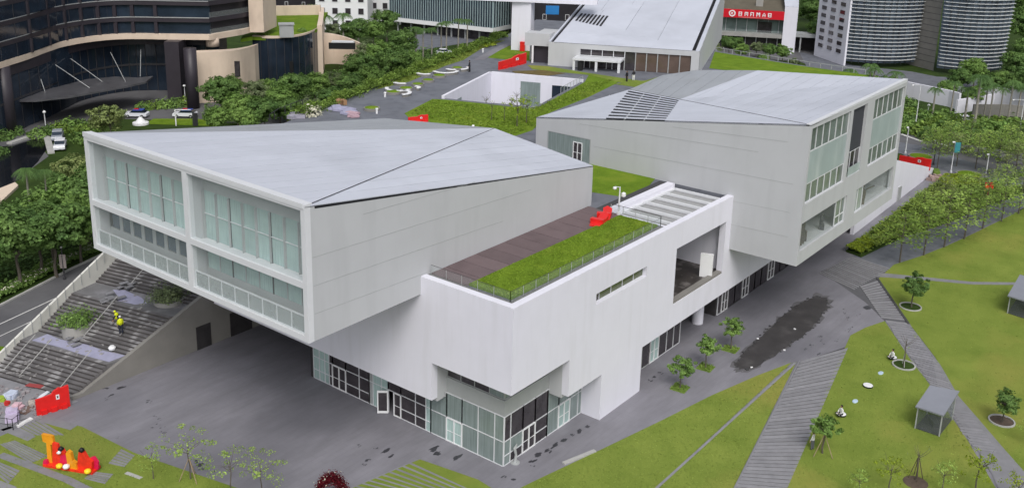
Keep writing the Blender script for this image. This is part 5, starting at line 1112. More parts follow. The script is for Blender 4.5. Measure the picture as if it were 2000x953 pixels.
# sparse young trees along the bottom of the plaza
for k, (px, py, s) in enumerate([(372, 935, 1.1), (452, 965, 1.05), (512, 972, 1.0), (300, 935, .8)]):
    plant('thin', tuple(at(px, py)), word(k) + ' of four sparse young trees at the lower plaza edge', scale=s, i=k, group='sparse young trees at the lower plaza edge')
stakes(372, 937, 'tripod stakes under the sparse tree at the lower plaza edge', 1.9, .9)
# courtyard and roof garden saplings
for k, (px, py, z, s, kd) in enumerate([(1010, 247, DZ, 1.25, 'sparse'), (1028, 240, DZ, 1.15, 'sparse'), (985, 235, DZ, .8, 'bare'), (960, 235, DZ, .9, 'bare')]):
    p = at(px, py, z); plant(kd, tuple(p), word(k) + ' young tree on the roof lawn before the courtyard', scale=s, i=k, group='young trees on the roof lawn')
for k, (x, y) in enumerate([(116, 94), (119, 97.5), (121, 94), (125, 96)]): plant('bare', (x, y, 10.5), word(k) + ' small tree inside the sunken courtyard', scale=1.15, i=0, group='courtyard trees')

# ground cover and hedges made of leaves
def cover(name, label, poly, zf, n, size, material, hgt=.3, cat='plants', kind='stuff'):
    xs = [p[0] for p in poly]; ys = [p[1] for p in poly]; P_ = np.array(poly); pts = []
    X = RG.uniform(min(xs), max(xs), n * 4); Y = RG.uniform(min(ys), max(ys), n * 4); inside = np.zeros(len(X), bool)
    for i in range(len(P_)):
        (x0, y0), (x1, y1) = P_[i], P_[(i + 1) % len(P_)]
        c = ((y0 > Y) != (y1 > Y)) & (X < (x1 - x0) * (Y - y0) / (y1 - y0 + 1e-12) + x0); inside ^= c
    X, Y = X[inside][:n], Y[inside][:n]; lump = .6 + .4 * np.sin(X * 2.1 + np.sin(Y * 1.7)) * np.cos(Y * 2.3)
    Z = np.array([zf(x, y) for x, y in zip(X, Y)]) + hgt * lump * RG.uniform(.5, 1, len(X))
    C = np.stack([X, Y, Z], 1); o = link(name, leafmesh(name, C, np.tile([0, 0, 1.], (len(X), 1)), size, material, .5))
    return tag(o, label, cat, kind=kind)
cover('bed_planting', 'dense green planting in the podium terrace bed', [(56.6, 43.6), (79.2, 43.6), (79.2, 47.8), (56.6, 47.8)], lambda x, y: DZ + .19, 9000, .13, leafm('bed_leaves', (112, 138, 40), (138, 162, 54), .2), .05)
bank = atp([(1652, 492), (1682, 503), (1715, 487), (1770, 462), (1850, 436), (1930, 402), (2000, 372), (1945, 364), (1880, 352), (1845, 350), (1790, 388), (1740, 425), (1700, 455)])
struct('planted_bank', MB().prism(bank, -.05, lambda x, y: .25), M_soil)
cover('bank_shrubs', 'low green shrubs covering the bank beside the museum wall', bank, lambda x, y: .2, 9000, .42, leafm('bank_leaves', (112, 134, 56), (138, 158, 70), .3), .9)
cover('bank_shrubs', 'bright lime ground cover at the far end of the bank', atp([(1880, 352), (1930, 362), (1912, 374), (1850, 372), (1830, 362), (1845, 350)]), lambda x, y: .9, 2200, .36, L_lime, .3)
cover('bank_shrubs', 'bright clipped shrubs at the near end of the bank', atp([(1650, 492), (1682, 503), (1712, 485), (1690, 470), (1672, 478)]), lambda x, y: .7, 1200, .3, L_lime, .25)
cover('verge_shrubs', 'dark shrubs with white blossom along the road verge', atp([(-40, 612), (0, 588), (140, 517), (222, 478), (205, 465), (120, 500), (0, 565), (-40, 590)]), lambda x, y: 0, 5200, .36, L_mid, .9)
cover('verge_blossom', 'white flowers dotted along the road verge shrubs', atp([(-40, 612), (0, 588), (140, 517), (222, 478), (215, 472), (130, 508), (0, 576), (-40, 600)]), lambda x, y: .55, 420, .26, L_white, .5)
cover('undergrowth', 'dark undergrowth beneath the trees left of the road', atp([(-60, 590), (0, 560), (120, 495), (205, 462), (240, 420), (215, 320), (140, 320), (60, 380), (-60, 440)]), lambda x, y: 0, 5000, .5, L_deep, .9)
cover('undergrowth', 'dark undergrowth beneath the trees before the hotel annex', atp([(400, 232), (470, 238), (560, 238), (640, 205), (760, 150), (900, 100), (800, 100), (700, 130), (600, 160), (480, 195), (400, 212)]), lambda x, y: 0, 7000, .6, L_deep, 1.6)
cover('undergrowth', 'green undergrowth in the garden beyond the street', atp([(1700, 235), (1780, 262), (1900, 282), (2010, 300), (2010, 250), (1900, 235), (1780, 215), (1700, 200)]), lambda x, y: 0, 6000, .55, L_mid, .7)
struct('street_garden', MB().sheet(atp([(1690, 245), (1780, 264), (1900, 284), (2060, 310), (2060, 235), (1900, 225), (1780, 205), (1690, 195)]), -.015), M_soil)
# hedge on the edge of the roof garden
h0, h1 = Vector((84.5, 101.3, 0)), Vector((160, 126.0, 0)); hd = (h1 - h0).normalized(); hn = Vector((-hd.y, hd.x, 0)); hl = (h1 - h0).length
hg = root('roof_hedge', (h0.x, h0.y, DZ), 'long loose hedge along the left edge of the roof garden', 'hedge')
n = 15000; s = RG.uniform(0, hl, n); w_ = RG.normal(0, .6, n) + .25; hh = (1.25 + .5 * np.sin(s * .7) + .35 * np.sin(s * 1.9 + 1)) * np.exp(-(w_ / 2.0) ** 2) * RG.uniform(.35, 1, n)
low = RG.uniform(0, 1, n) < .35; w_[low] = RG.uniform(.8, 2.4, low.sum()); hh[low] = -RG.uniform(-.6, 3.2, low.sum())
C = np.array(h0)[None] + s[:, None] * np.array(hd)[None] + w_[:, None] * np.array(hn)[None]; C[:, 2] = DZ + hh
o = link('foliage', leafmesh('foliage', C - np.array([h0.x, h0.y, DZ]), np.tile(np.array(hn) * .4 + [0, 0, .6], (n, 1)), .36, L_hedge), hg)
# planted strips and lawns on the roof garden
RPZ = [DZ + .02]
def roofpatch(name, label, px, m, z=None, t=.1):
    RPZ[0] += .006; z = RPZ[0]
    return struct(name, MB().prism(atp(px, DZ), z - t, z), m, label)
roofpatch('roof_lawn', 'roof lawn in front of the sunken courtyard', [(790, 222), (845, 194), (872, 195.5), (940, 202.5), (1008, 210), (1041, 214), (1062, 205), (1142, 161), (1150, 147), (1200, 152), (1215, 158), (1150, 190), (1075, 220), (1050, 245), (1040, 255), (1000, 268), (960, 260), (880, 246), (800, 232)], M_grass2)
roofpatch('roof_lawn', 'roof lawn between the two near boxes', [(1152, 318), (1158, 316), (1280, 349), (1245, 389), (1158, 376), (1120, 372)], M_grass2)
roofpatch('roof_lawn', 'roof lawn at the foot of the white pylon', [(940, 112), (985, 88), (1005, 92), (1050, 97), (1048, 120), (1000, 118)], M_grass2)
roofpatch('roof_lawn', 'roof lawn strip before the third box entrance', [(1030, 128), (1068, 130), (1140, 142), (1260, 160), (1215, 163), (1150, 147), (1100, 142), (1040, 136)], M_grass)
roofpatch('roof_lawn', 'roof lawn right of the third box', [(1385, 134), (1396, 102), (1480, 116), (1560, 129), (1690, 147), (1702, 154), (1560, 150), (1450, 142)], M_grass2)
roofpatch('roof_lawn', 'grass patch with paving before the far box', [(1200, 165), (1262, 158), (1290, 150), (1250, 172)], M_grass)
roofpatch('planted_strip', 'planted strip between hedge and roof walkway', [(735, 175), (800, 160), (868, 130), (905, 118), (940, 96), (985, 80), (960, 82), (900, 105), (800, 148), (745, 168)], M_grass)
roofpatch('planted_strip', 'reddish planted strip behind the courtyard wall', [(1000, 140), (1060, 138), (1104, 144), (1060, 150), (1010, 146)], mat('reddish_plants', lin(96, 84, 46), .95, var=.3, scale=1.2, bump=.5))
M_stripleaf = leafm('strip_leaves', (84, 104, 44), (116, 130, 60), .25)
cover('strip_plants', 'low plants in the strip between hedge and roof walkway', atp([(735, 175), (800, 160), (868, 130), (905, 118), (940, 96), (985, 80), (960, 82), (900, 105), (800, 148), (745, 168)], DZ), lambda x, y: DZ + .05, 2600, .26, M_stripleaf, .2)
cover('strip_plants', 'lime ground cover beside the walkway near the pylon', atp([(940, 90), (962, 84), (970, 90), (950, 95)], DZ), lambda x, y: DZ + .15, 300, .4, L_lime, .25)
struct('walkway_path', MB().sheet(atp([(925, 118), (960, 98), (995, 82), (1003, 86), (975, 100), (945, 118)], DZ), DZ + .045), M_pave)
# coarse tufts breaking the near lawns
M_tuft = leafm('tuft_leaves', (114, 134, 58), (140, 156, 74), .25); M_tuftd = leafm('dark_tuft_leaves', (84, 100, 46), (108, 120, 60), .3)
for nm, px, n_, l in [('grass_tufts', [(1728, 627), (1661, 655), (1590, 822), (1535, 953), (1510, 1010), (1970, 1010), (1890, 860), (1815, 750)], 9000, 'coarse grass tufts in the lawn wedge between the paths'), ('grass_tufts', [(1716, 548), (1850, 482), (2000, 410), (2080, 500), (2100, 1000), (2000, 925), (1870, 774), (1776, 634)], 9000, 'coarse grass tufts in the broad lawn'),
                      ('grass_tufts', [(1546, 710), (1390, 774), (1165, 884), (1000, 965), (1200, 1010), (1425, 965), (1556, 708)], 8000, 'coarse grass tufts in the lawn strips beside the museum'), ('grass_tufts', [(0, 855), (160, 836), (262, 886), (540, 982), (0, 1000)], 4000, 'coarse grass tufts in the lawn below the plaza')]:
    cover(nm, l, atp(px), lambda x, y: .025, n_ // 2, .15, M_tuft, .02)
cover('grass_tufts', 'grass tufts on the roof lawn before the courtyard', atp([(800, 222), (845, 196), (940, 206), (1008, 216), (1052, 208), (1142, 164), (1200, 155), (1150, 188), (1075, 218), (1045, 250), (1000, 264), (880, 243)], DZ), lambda x, y: DZ + .03, 5000, .3, leafm('roof_tufts', (108, 132, 44), (132, 154, 58), .25), .05)
# ---------------------------------------------------------------- things standing about
def barrier(label, a, b, z=0.0, h=1.8, lean=0.0):
    """moulded red plastic barrier: body with raised middle, feet, white emblem plate"""
    A, B = at(*a, z), at(*b, z); d = (B - A); L = d.length; ang = math.atan2(d.y, d.x); r = bpy.data.objects.new('plastic_barrier', None); COL.objects.link(r); ORG[r.name] = Vector((0, 0, 0))
    tag(r, label, 'barrier'); r.location = A; r.rotation_euler = (lean, 0, ang)
    prof = [(0, 0), (L, 0), (L, h), (L * .78, h * .96), (L * .72, h * 1.0), (L * .55, h * .9), (L * .48, h * .78), (0, h * .72)]
    mb = MB(); n = len(prof); mb.add([(x, -.12, z_) for x, z_ in prof] + [(x, .12, z_) for x, z_ in prof], [tuple(range(n)), tuple(range(2 * n - 1, n - 1, -1))] + [(i, i + n, (i + 1) % n + n, (i + 1) % n) for i in range(n)])
    mb.build('body', M_red, r)
    for s in (.12, .42, .72): MB().box(L * s, L * (s + .18), -.3, .3, 0, h * .2).build('foot', M_red, r)
    MB().box(L * .60, L * .70, -.14, -.12, h * .5, h * .72).build('emblem_plate', M_white, r); MB().box(L * .63, L * .67, -.145, -.14, h * .56, h * .66).build('emblem', M_black, r)
    return r
barrier('red plastic barrier standing at the foot of the stairs', (72, 811), (137, 792), 0, 2.1)
barrier('long red plastic barrier behind the courtyard on the roof garden', (974, 137), (1027, 124), DZ, 1.9)
barrier('red plastic barrier on the roof garden behind the near box', (797, 240), (836, 238), DZ, 1.0)
barrier('red plastic barrier at the top of the far right ramp', (1756, 318), (1816, 333), 1.2, 1.9)
q = at(1022, 97, DZ); tag(MB().obox((q.x - 1.8, q.y - 1.2), dr, .9, .7, DZ, DZ + 1.7).obox((q.x - 1.8, q.y - 1.2), dr, 1.0, .8, DZ + 1.7, DZ + 1.8).build('red_box', M_red), 'small red box at the foot of the white pylon', 'box')
# fallen red barriers on the brown terrace
for k, (px, py, an, l) in enumerate([(1170, 437, .2, 'lower fallen red barrier on the brown terrace'), (1182, 425, .5, 'upper fallen red barrier beside the planted bed')]):
    p = at(px, py, DZ); r = root('fallen_barrier', (p.x, p.y, DZ + .06), l, 'barrier'); mb = MB()
    pr = [(-1.3, -.5), (.9, -.6), (1.5, -.1), (1.1, .3), (.3, .25), (-.2, .6), (-1.2, .5)]
    mb.prism([(p.x + x * math.cos(an) - y * math.sin(an), p.y + x * math.sin(an) + y * math.cos(an)) for x, y in pr], DZ + .06, lambda x, y: DZ + .45 + .22 * (x - p.x)); mb.build('body', M_red, r)
    MB().obox((p.x - .3, p.y), an, .5, 1.3, DZ + .06, DZ + .6).build('foot', M_red, r)
# people: one skinned body each
M_skin = mat('skin', lin(176, 130, 104), .6, var=.05)
def person(label, loc, ang, shirt, legs, hair, pose='stand', vest=None, s=1.0):
    r = root('person', loc, label, 'person'); r.rotation_euler.z = ang; r.scale = (s, s, s); ORG[r.name] = Vector((0, 0, 0))
    if pose == 'stand': J = {'pel': (0, 0, .95), 'ch': (0, 0, 1.3), 'nk': (0, 0, 1.48), 'kL': (.04, .1, .5), 'fL': (0, .11, .04), 'kR': (-.03, -.1, .5), 'fR': (-.05, -.11, .04), 'eL': (.05, .25, 1.12), 'hL': (.16, .24, .88), 'eR': (.03, -.25, 1.12), 'hR': (.14, -.24, .88)}
    elif pose == 'bend': J = {'pel': (-.05, 0, .92), 'ch': (.2, 0, 1.2), 'nk': (.32, 0, 1.34), 'kL': (.06, .1, .5), 'fL': (-.02, .12, .04), 'kR': (0, -.1, .5), 'fR': (-.1, -.12, .04), 'eL': (.38, .22, 1.0), 'hL': (.5, .16, .8), 'eR': (.38, -.22, 1.0), 'hR': (.52, -.14, .82)}
    else: J = {'pel': (0, 0, .16), 'ch': (.02, 0, .52), 'nk': (.04, 0, .7), 'kL': (.38, .28, .16), 'fL': (.28, -.05, .08), 'kR': (.38, -.28, .16), 'fR': (.3, .06, .08), 'eL': (.12, .26, .38), 'hL': (.3, .14, .24), 'eR': (.12, -.26, .38), 'hR': (.3, -.14, .24)}
    V = Vector; sh = .17; mbB = MB(); g = {k: V(v) for k, v in J.items()}
    sl, sr = g['ch'] + V((0, sh, .1)), g['ch'] + V((0, -sh, .1)); hl_, hr_ = g['pel'] + V((0, .09, -.02)), g['pel'] + V((0, -.09, -.02))
    vs_ = [g['pel'], (g['pel'] + g['ch']) / 2, g['ch'], g['nk'], g['nk'] + V((.01, 0, .1)), sl, g['eL'], g['hL'], sr, g['eR'], g['hR'], hl_, g['kL'], g['fL'], hr_, g['kR'], g['fR']]
    es = [(0, 1), (1, 2), (2, 3), (3, 4), (2, 5), (5, 6), (6, 7), (2, 8), (8, 9), (9, 10), (0, 11), (11, 12), (12, 13), (0, 14), (14, 15), (15, 16)]
    rad = [.15, .14, .16, .07, .06, .08, .055, .04, .08, .055, .04, .11, .075, .05, .11, .075, .05]
    me = bpy.data.meshes.new('body'); me.from_pydata([tuple(v) for v in vs_], es, []); o = link('body', me, r)
    sk = o.modifiers.new('skin', 'SKIN'); 
    for i, v in enumerate(me.skin_vertices[0].data): v.radius = (rad[i], rad[i]); v.use_root = (i == 0)
    sb = o.modifiers.new('sub', 'SUBSURF'); sb.levels = 1; sb.render_levels = 1
    me.materials.append(shirt)
    # clothing, head, hair, hands, shoes as children
    lg = MB()
    for h_, k_, f_ in ((hl_, g['kL'], g['fL']), (hr_, g['kR'], g['fR'])): lg.tube([h_ + V((0, 0, .05)), k_, f_ + V((0, 0, .05))], [.125, .09, .07], 8)
    lg.build('trousers', legs, r)
    for f_ in (g['fL'], g['fR']): MB().lathe((f_.x + .06, f_.y, 0 if pose != 'sit' else f_.z - .05), [(.06, 0), (.07, .05), (.03, .1)], 8, 2.0, 1).build('shoe', M_black, r)
    for h_ in (g['hL'], g['hR']):
        hb = MB(); hb.lathe((h_.x, h_.y, h_.z - .1), [(.02, 0), (.045, .05), (.035, .1)], 8, 1, .6)
        for q_ in range(4): hb.tube([(h_.x + .012 * (q_ - 1.5) * 2, h_.y, h_.z - .08), (h_.x + .012 * (q_ - 1.5) * 2 + .01, h_.y, h_.z - .17 + abs(q_ - 1.5) * .01)], .009, 5)
        hb.tube([(h_.x + .03, h_.y, h_.z - .05), (h_.x + .07, h_.y, h_.z - .1)], .01, 5); hb.build('hand', M_skin, r)
    c = g['nk'] + V((.02, 0, .2)); hd_ = MB().lathe((c.x, c.y, c.z - .13), [(.04, 0), (.075, .04), (.095, .12), (.085, .2), (.03, .25)], 12, 1.08, .9).build('head', M_skin, r, True)
    MB().lathe((c.x + .1, c.y, c.z - .02), [(.012, -.02), (.016, 0), (.006, .03)], 6).build('nose', M_skin, r)
    MB().lathe((c.x - .015, c.y, c.z + .0), [(.1, -.02), (.105, .06), (.08, .12), (.02, .14)], 12).build('hair' if not vest else 'helmet', hair, r, True)
    if vest: MB().lathe((g['ch'].x, g['ch'].y, g['pel'].z + .0), [(.2, 0), (.19, .2), (.21, .42), (.12, .55)], 12, .8, 1.05).build('safety_vest', vest, r, True)
    return r
M_vest = mat('yellow_vest', lin(212, 222, 30), .6, var=.06); M_navy = mat('navy_cloth', lin(38, 42, 56), .8); M_wshirt = mat('white_cloth', lin(214, 214, 214), .8); M_hair = mat('black_hair', lin(26, 23, 22), .7); M_dark = mat('dark_cloth', lin(34, 34, 40), .8); M_grey = mat('grey_cloth', lin(96, 98, 104), .8)
def stz(x, y):   # height of the stair surface
    x = x + SK * (y - 81.4); x0, z0 = 40.0, 0.0
    if x < x0: return 0.0
    for nstep, land in FLIGHTS:
        if x < x0 + nstep * .41: return z0 + .2 * (int((x - x0) / .41) + 1)
        x0 += nstep * .41; z0 += nstep * .2
        if x < x0 + land: return z0 + .004
        x0 += land
    return z0
def onstair(px, py):
    z = 2.0
    for _ in range(14): p = at(px, py, z); z = .5 * z + .5 * stz(p.x, p.y)
    p = at(px, py, z); return (p.x, p.y, stz(p.x, p.y))
person('worker in yellow vest bending on the stairs', onstair(234, 640), 2.2, M_navy, M_navy, M_vest, 'bend', M_vest, 1.1)
person('worker in yellow vest and white helmet standing on the stairs', onstair(237, 652), 1.2, M_vest, M_navy, M_white, 'stand', M_vest, 1.08)
person('person in dark clothes on the roof walkway', tuple(at(917, 141, DZ)), 2, M_dark, M_dark, M_hair, s=1.1)
person('person in black standing before the third box', tuple(at(1224, 160, DZ)), 3, M_dark, M_dark, M_hair)
person('person in black and white walking before the third box', tuple(at(1237, 158, DZ)), 1, M_dark, M_wshirt, M_hair)
person('person in white top standing by the small staked tree', tuple(at(1586, 877)), 1.5, M_wshirt, M_grey, M_hair, s=.95)
for px, py, l in [(1938, 398, 'left of two walkers on the promenade under the trees'), (1953, 398, 'right of two walkers on the promenade under the trees')]: person('person in black ' + l, tuple(at(px, py)), 1.0, M_dark, M_dark, M_hair)
# round lawn seats, two of them with a seated visitor
def disc(px, py, label, r_=.45):
    p = at(px, py); q = root('lawn_disc', (p.x, p.y, .03), label, 'seat'); MB().lathe((p.x, p.y, .03), [(r_ * .9, 0), (r_, .1), (r_ * .97, .16)], 20).build('rim', M_black, q); MB().lathe((p.x, p.y, .19), [(r_ * .93, .0), (r_ * .88, .03)], 20).build('top', M_white, q)
disc(1743, 700, 'white round lawn seat under the visitor near the bare sapling'); disc(1643, 811, 'white round lawn seat under the visitor beside the ribbed path'); disc(1695, 755, 'empty white round lawn seat with dark rim', .5)
for (px, py, l) in [(1743, 699, 'person in white shirt sitting near the bare sapling'), (1643, 810, 'person in white shirt sitting beside the ribbed path')]:
    p = at(px, py, .22); person(l, (p.x, p.y, .22), 2.6, M_wshirt, M_dark, M_hair, 'sit')
for px, py, l in [(1720, 729, 'pale blue flat mat nearer the bare sapling'), (1670, 784, 'pale blue flat mat nearer the ribbed path')]:
    p = at(px, py); tag(MB().lathe((p.x, p.y, .03), [(.4, 0), (.4, .05), (.3, .07)], 16, 1, .6).build('lawn_mat', mat('pale_blue_mat', lin(176, 196, 214), .6)), l, 'mat')
# glass shelters on the lawn
def shelter(label, corners, h):
    F = [at(*c, z) for c, z in zip(corners, h)]; q = root('glass_shelter', (F[0].x, F[0].y, 0), label, 'shelter')
    MB().plate([tuple(p) for p in F], .14).build('roof', mat('shelter_roof', lin(128, 131, 140), .5, var=.06, scale=.6), q)
    c = sum(F, Vector()) / 4; inn = [c + (p - c) * .86 for p in F]
    for p in inn: MB().bar((p.x, p.y, 0), (p.x, p.y, p.z - .1), .1).build('post', M_frameg, q)
    for k, (a, b) in enumerate(zip(inn, inn[1:] + inn[:1])):
        d_ = (b - a); e = Vector((-d_.y, d_.x, 0)).normalized() * .015
        MB().add([tuple(a - e)[:2] + (.05,), tuple(b - e)[:2] + (.05,), tuple(b - e)[:2] + (b.z - .2,), tuple(a - e)[:2] + (a.z - .2,), tuple(a + e)[:2] + (.05,), tuple(b + e)[:2] + (.05,), tuple(b + e)[:2] + (b.z - .2,), tuple(a + e)[:2] + (a.z - .2,)], [(0, 1, 2, 3), (4, 7, 6, 5), (0, 4, 5, 1), (3, 2, 6, 7), (1, 5, 6, 2), (0, 3, 7, 4)]).build('side_glass', mat('tinted_side_glass', lin(120, 128, 124), .1, var=.1, alpha=.16), q)
    MB().prism([(p.x, p.y) for p in inn], .04, .1).build('floor', M_slabd, q)
    m_ = inn[0].lerp(inn[2], .5); MB().obox((m_.x, m_.y), 0.6, 1.6, .6, .1, .5).build('bench', M_framed, q)
shelter('glass shelter with tilted grey roof beside the stepping path', [(1788, 793), (1843, 811), (1874, 763), (1816, 752)], (2.3, 2.3, 2.9, 2.9))
shelter('glass shelter with grey roof cut by the right edge', [(1968, 577), (2030, 596), (2050, 552), (1992, 536)], (2.3, 2.3, 2.9, 2.9))
# curved white benches, round green planters and bollard lights on the roof walkway
def arc_bench(px, py, r_, a0, a1, label, z=DZ):
    p = at(px, py, z); q = root('curved_bench', (p.x, p.y, z), label, 'bench'); n = 12
    for nm, z0, z1, w0, w1, m in (('seat', .36, .46, .0, .55, M_white), ('plinth', 0, .36, .08, .45, M_concd)):
        mb = MB(); v = []; f = []
        for k in range(n + 1):
            a = a0 + (a1 - a0) * k / n
            for rr, zz in ((r_ + w0, z0), (r_ + w1, z0), (r_ + w1, z1), (r_ + w0, z1)): v.append((p.x + rr * math.cos(a), p.y + rr * math.sin(a), z + zz))
        for k in range(n):
            for j in range(4): f.append((4 * k + j, 4 * k + (j + 1) % 4, 4 * k + 4 + (j + 1) % 4, 4 * k + 4 + j))
        f += [(0, 1, 2, 3), (4 * n + 3, 4 * n + 2, 4 * n + 1, 4 * n)]; mb.add(v, f); mb.build(nm, m, q)
arc_bench(870, 143, 1.7, R(150), R(310), 'large curved white bench below the walkway person')
arc_bench(897, 137, 1.3, R(230), R(340), 'short curved white bench nearest the courtyard corner'); arc_bench(778, 178, 1.5, R(110), R(290), 'curved white bench among the round planters')
arc_bench(780, 186, 1.3, R(240), R(400), 'lower curved white bench among the round planters'); arc_bench(830, 147, 1.0, R(150), R(260), 'small white bench beside the planted strip'); arc_bench(785, 165, 1.0, R(160), R(250), 'small pale bench by the hedge strip')
arc_bench(806, 176, .7, R(270), R(380), 'tiny white curved seat right of the round planters'); arc_bench(883, 139, .6, R(150), R(260), 'tiny white curved seat left of the short bench')
def planter(px, py, r_, label, h=.35, m=None, z=DZ):
    p = at(px, py, z); q = root('round_planter', (p.x, p.y, z), label, 'planter'); MB().lathe((p.x, p.y, z), [(r_, 0), (r_, h), (r_ - .1, h)], 20).build('wall', M_concd, q)
    MB().lathe((p.x, p.y, z + h - .05), [(r_ - .12, 0), (r_ * .8, .1), (.1, .22)], 20).build('turf', m or M_grass2, q, True)
for px, py, r_, l in [(768, 183, 1.2, 'round grass planter inside the curved benches'), (793, 176, 1.1, 'round grass planter right of the curved benches'), (816, 168, 1.0, 'round grass planter in the middle of the walkway'), (836, 160, 1.0, 'round grass planter before the large bench'), (858, 151, 1.1, 'round grass planter beside the planted strip'), (893, 136, 1.0, 'round grass planter at the short curved bench'), (726, 215, 1.15, 'round grass planter nearest the raised box')]: planter(px, py, r_, l)
for px, py, l in [(752, 190, 'white bollard light left of the round planters'), (736, 222, 'pair of small white lamps by the nearest planter'), (943, 103, 'white bollard light beside the walkway path')]:
    p = at(px, py, DZ); tag(MB().lathe((p.x, p.y, DZ), [(.15, 0), (.15, .55), (.2, .57), (.2, .72), (.08, .76)], 12).build('bollard_light', M_white), l, 'bollard')
# planters on the stairs with shrubs
for k, (px, py, l) in enumerate([(152, 640, 'round concrete planter with shrubs on the lower stair landing'), (330, 590, 'round concrete planter with shrubs under the raised box')]):
    x, y, z = onstair(px, py); q = root('stair_planter', (x, y, z), l, 'planter'); MB().lathe((x, y, z - .9), [(1.5, 0), (1.5, 1.35), (1.38, 1.35), (1.3, 1.2)], 24).build('tub', M_conc, q)
    d_ = sph(1300); d_[:, 2] = abs(d_[:, 2]); C = d_ * np.array([2.0, 1.7, 1.5]) * (RG.uniform(.1, 1.1, (1300, 1)) ** .5) * (1 + .3 * np.sin(d_[:, :1] * 6 + d_[:, 1:2] * 4)) + np.array([0, 0, .45]); link('shrub', leafmesh('shrub', C, d_, .24, [L_mid, L_dull][k]), q)
# lamp posts
def lamp(px, py, h, label, z=0.0, arm=1.2, glob=False, m=None, an=None):
    p = at(px, py, z); q = root('lamp_post', (p.x, p.y, z), label, 'lamp post'); MB().tube([(p.x, p.y, z), (p.x, p.y, z + h)], [.11, .06], 8).build('pole', m or M_frame, q); MB().lathe((p.x, p.y, z), [(.2, 0), (.18, .3), (.1, .35)], 10).build('base', m or M_frame, q)
    if glob: MB().lathe((p.x, p.y, z + h), [(.08, 0), (.3, .2), (.3, .35), (.1, .55)], 12).build('globe', M_white, q, True)
    else:
        a = an if an is not None else AZ + 1.57; e = Vector((math.cos(a), math.sin(a), 0)) * arm
        MB().tube([(p.x, p.y, z + h - .05), (p.x + e.x, p.y + e.y, z + h)], .04, 6).build('arm', m or M_frame, q); MB().lathe((p.x + e.x, p.y + e.y, z + h - .3), [(.05, 0), (.2, .1), (.16, .28)], 10).build('lamp_head', M_white, q, True)
lamp(1208, 420, 2.9, 'white camera lamp post on the podium terrace', DZ, .5, an=AZ + 1.6)
q = at(1208, 420, DZ); tag(MB().lathe((q.x + .25, q.y - .3, DZ + 1.85), [(.05, 0), (.22, .1), (.22, .4), (.05, .5)], 12).build('round_speaker', M_white), 'white round speaker hung on the terrace lamp post', 'speaker')
lamp(1787, 252, 9, 'tall white lamp post in the garden beyond the street', arm=1.6); lamp(1810, 236, 3, 'white globe lamp in the garden beyond the street', glob=True)
lamp(1857, 337, 5.5, 'white pole with turquoise banner at the street', arm=.3); q = at(1857, 337); tag(MB().obox((q.x, q.y - .5), AZ, .06, .9, 3.6, 5.4).build('banner', mat('turquoise_cloth', lin(52, 130, 140), .7)), 'turquoise banner on the white street pole', 'banner')
lamp(1768, 300, 5, 'slim white post beside the red ramp barrier', arm=.2); lamp(1925, 345, 4, 'slim white post right of the street planter', arm=.2); lamp(1823, 322, 4.5, 'dark post between the street planters', arm=.2, m=M_framed)
lamp(90, 255, 3.2, 'white globe lamp by the hotel pool', glob=True); lamp(362, 200, 3.2, 'white globe lamp by the hotel column', glob=True); lamp(620, 195, 4.6, 'white lamp post among the trees beside the hedge', arm=.5)
lamp(1990, 262, 7, 'curved white lamp post at the right edge beyond the street', arm=2.2)
lamp(126, 545, 4.2, 'slim dark post on the road verge', m=M_framed, arm=.05); q = at(126, 545); tag(MB().obox((q.x, q.y), AZ, .12, .75, 1.4, 3.1).build('road_sign', mat('grey_board', lin(140, 132, 130), .8)), 'grey board tied to the verge post', 'sign')
# street planters at the far right
for px, py, l in [(1798, 310, 'round grass planter by the street nearest the red barrier'), (1893, 345, 'round grass planter by the street under the trees')]: planter(px, py, 2.2, l, .5, M_grass2, 0)
q = at(1828, 340); tag(MB().obox((q.x, q.y), .4, 2.4, 1.0, 0, .7).build('planter_box', L_hedge), 'green clipped box hedge beside the red ramp barrier', 'hedge')
heap = MB()
for k in range(16): p = at(1830 + rnd.uniform(-14, 10), 350 + rnd.uniform(-4, 4)); heap.obox((p.x, p.y), rnd.uniform(0, 3), rnd.uniform(.4, 1.3), rnd.uniform(.3, .8), 0, rnd.uniform(.1, .6))
tag(heap.build('rubble_heap', mat('mixed_rubble', lin(150, 130, 124), .9, var=.3, scale=1)), 'heap of pale and reddish rubble at the ramp foot', 'rubble', kind='stuff')
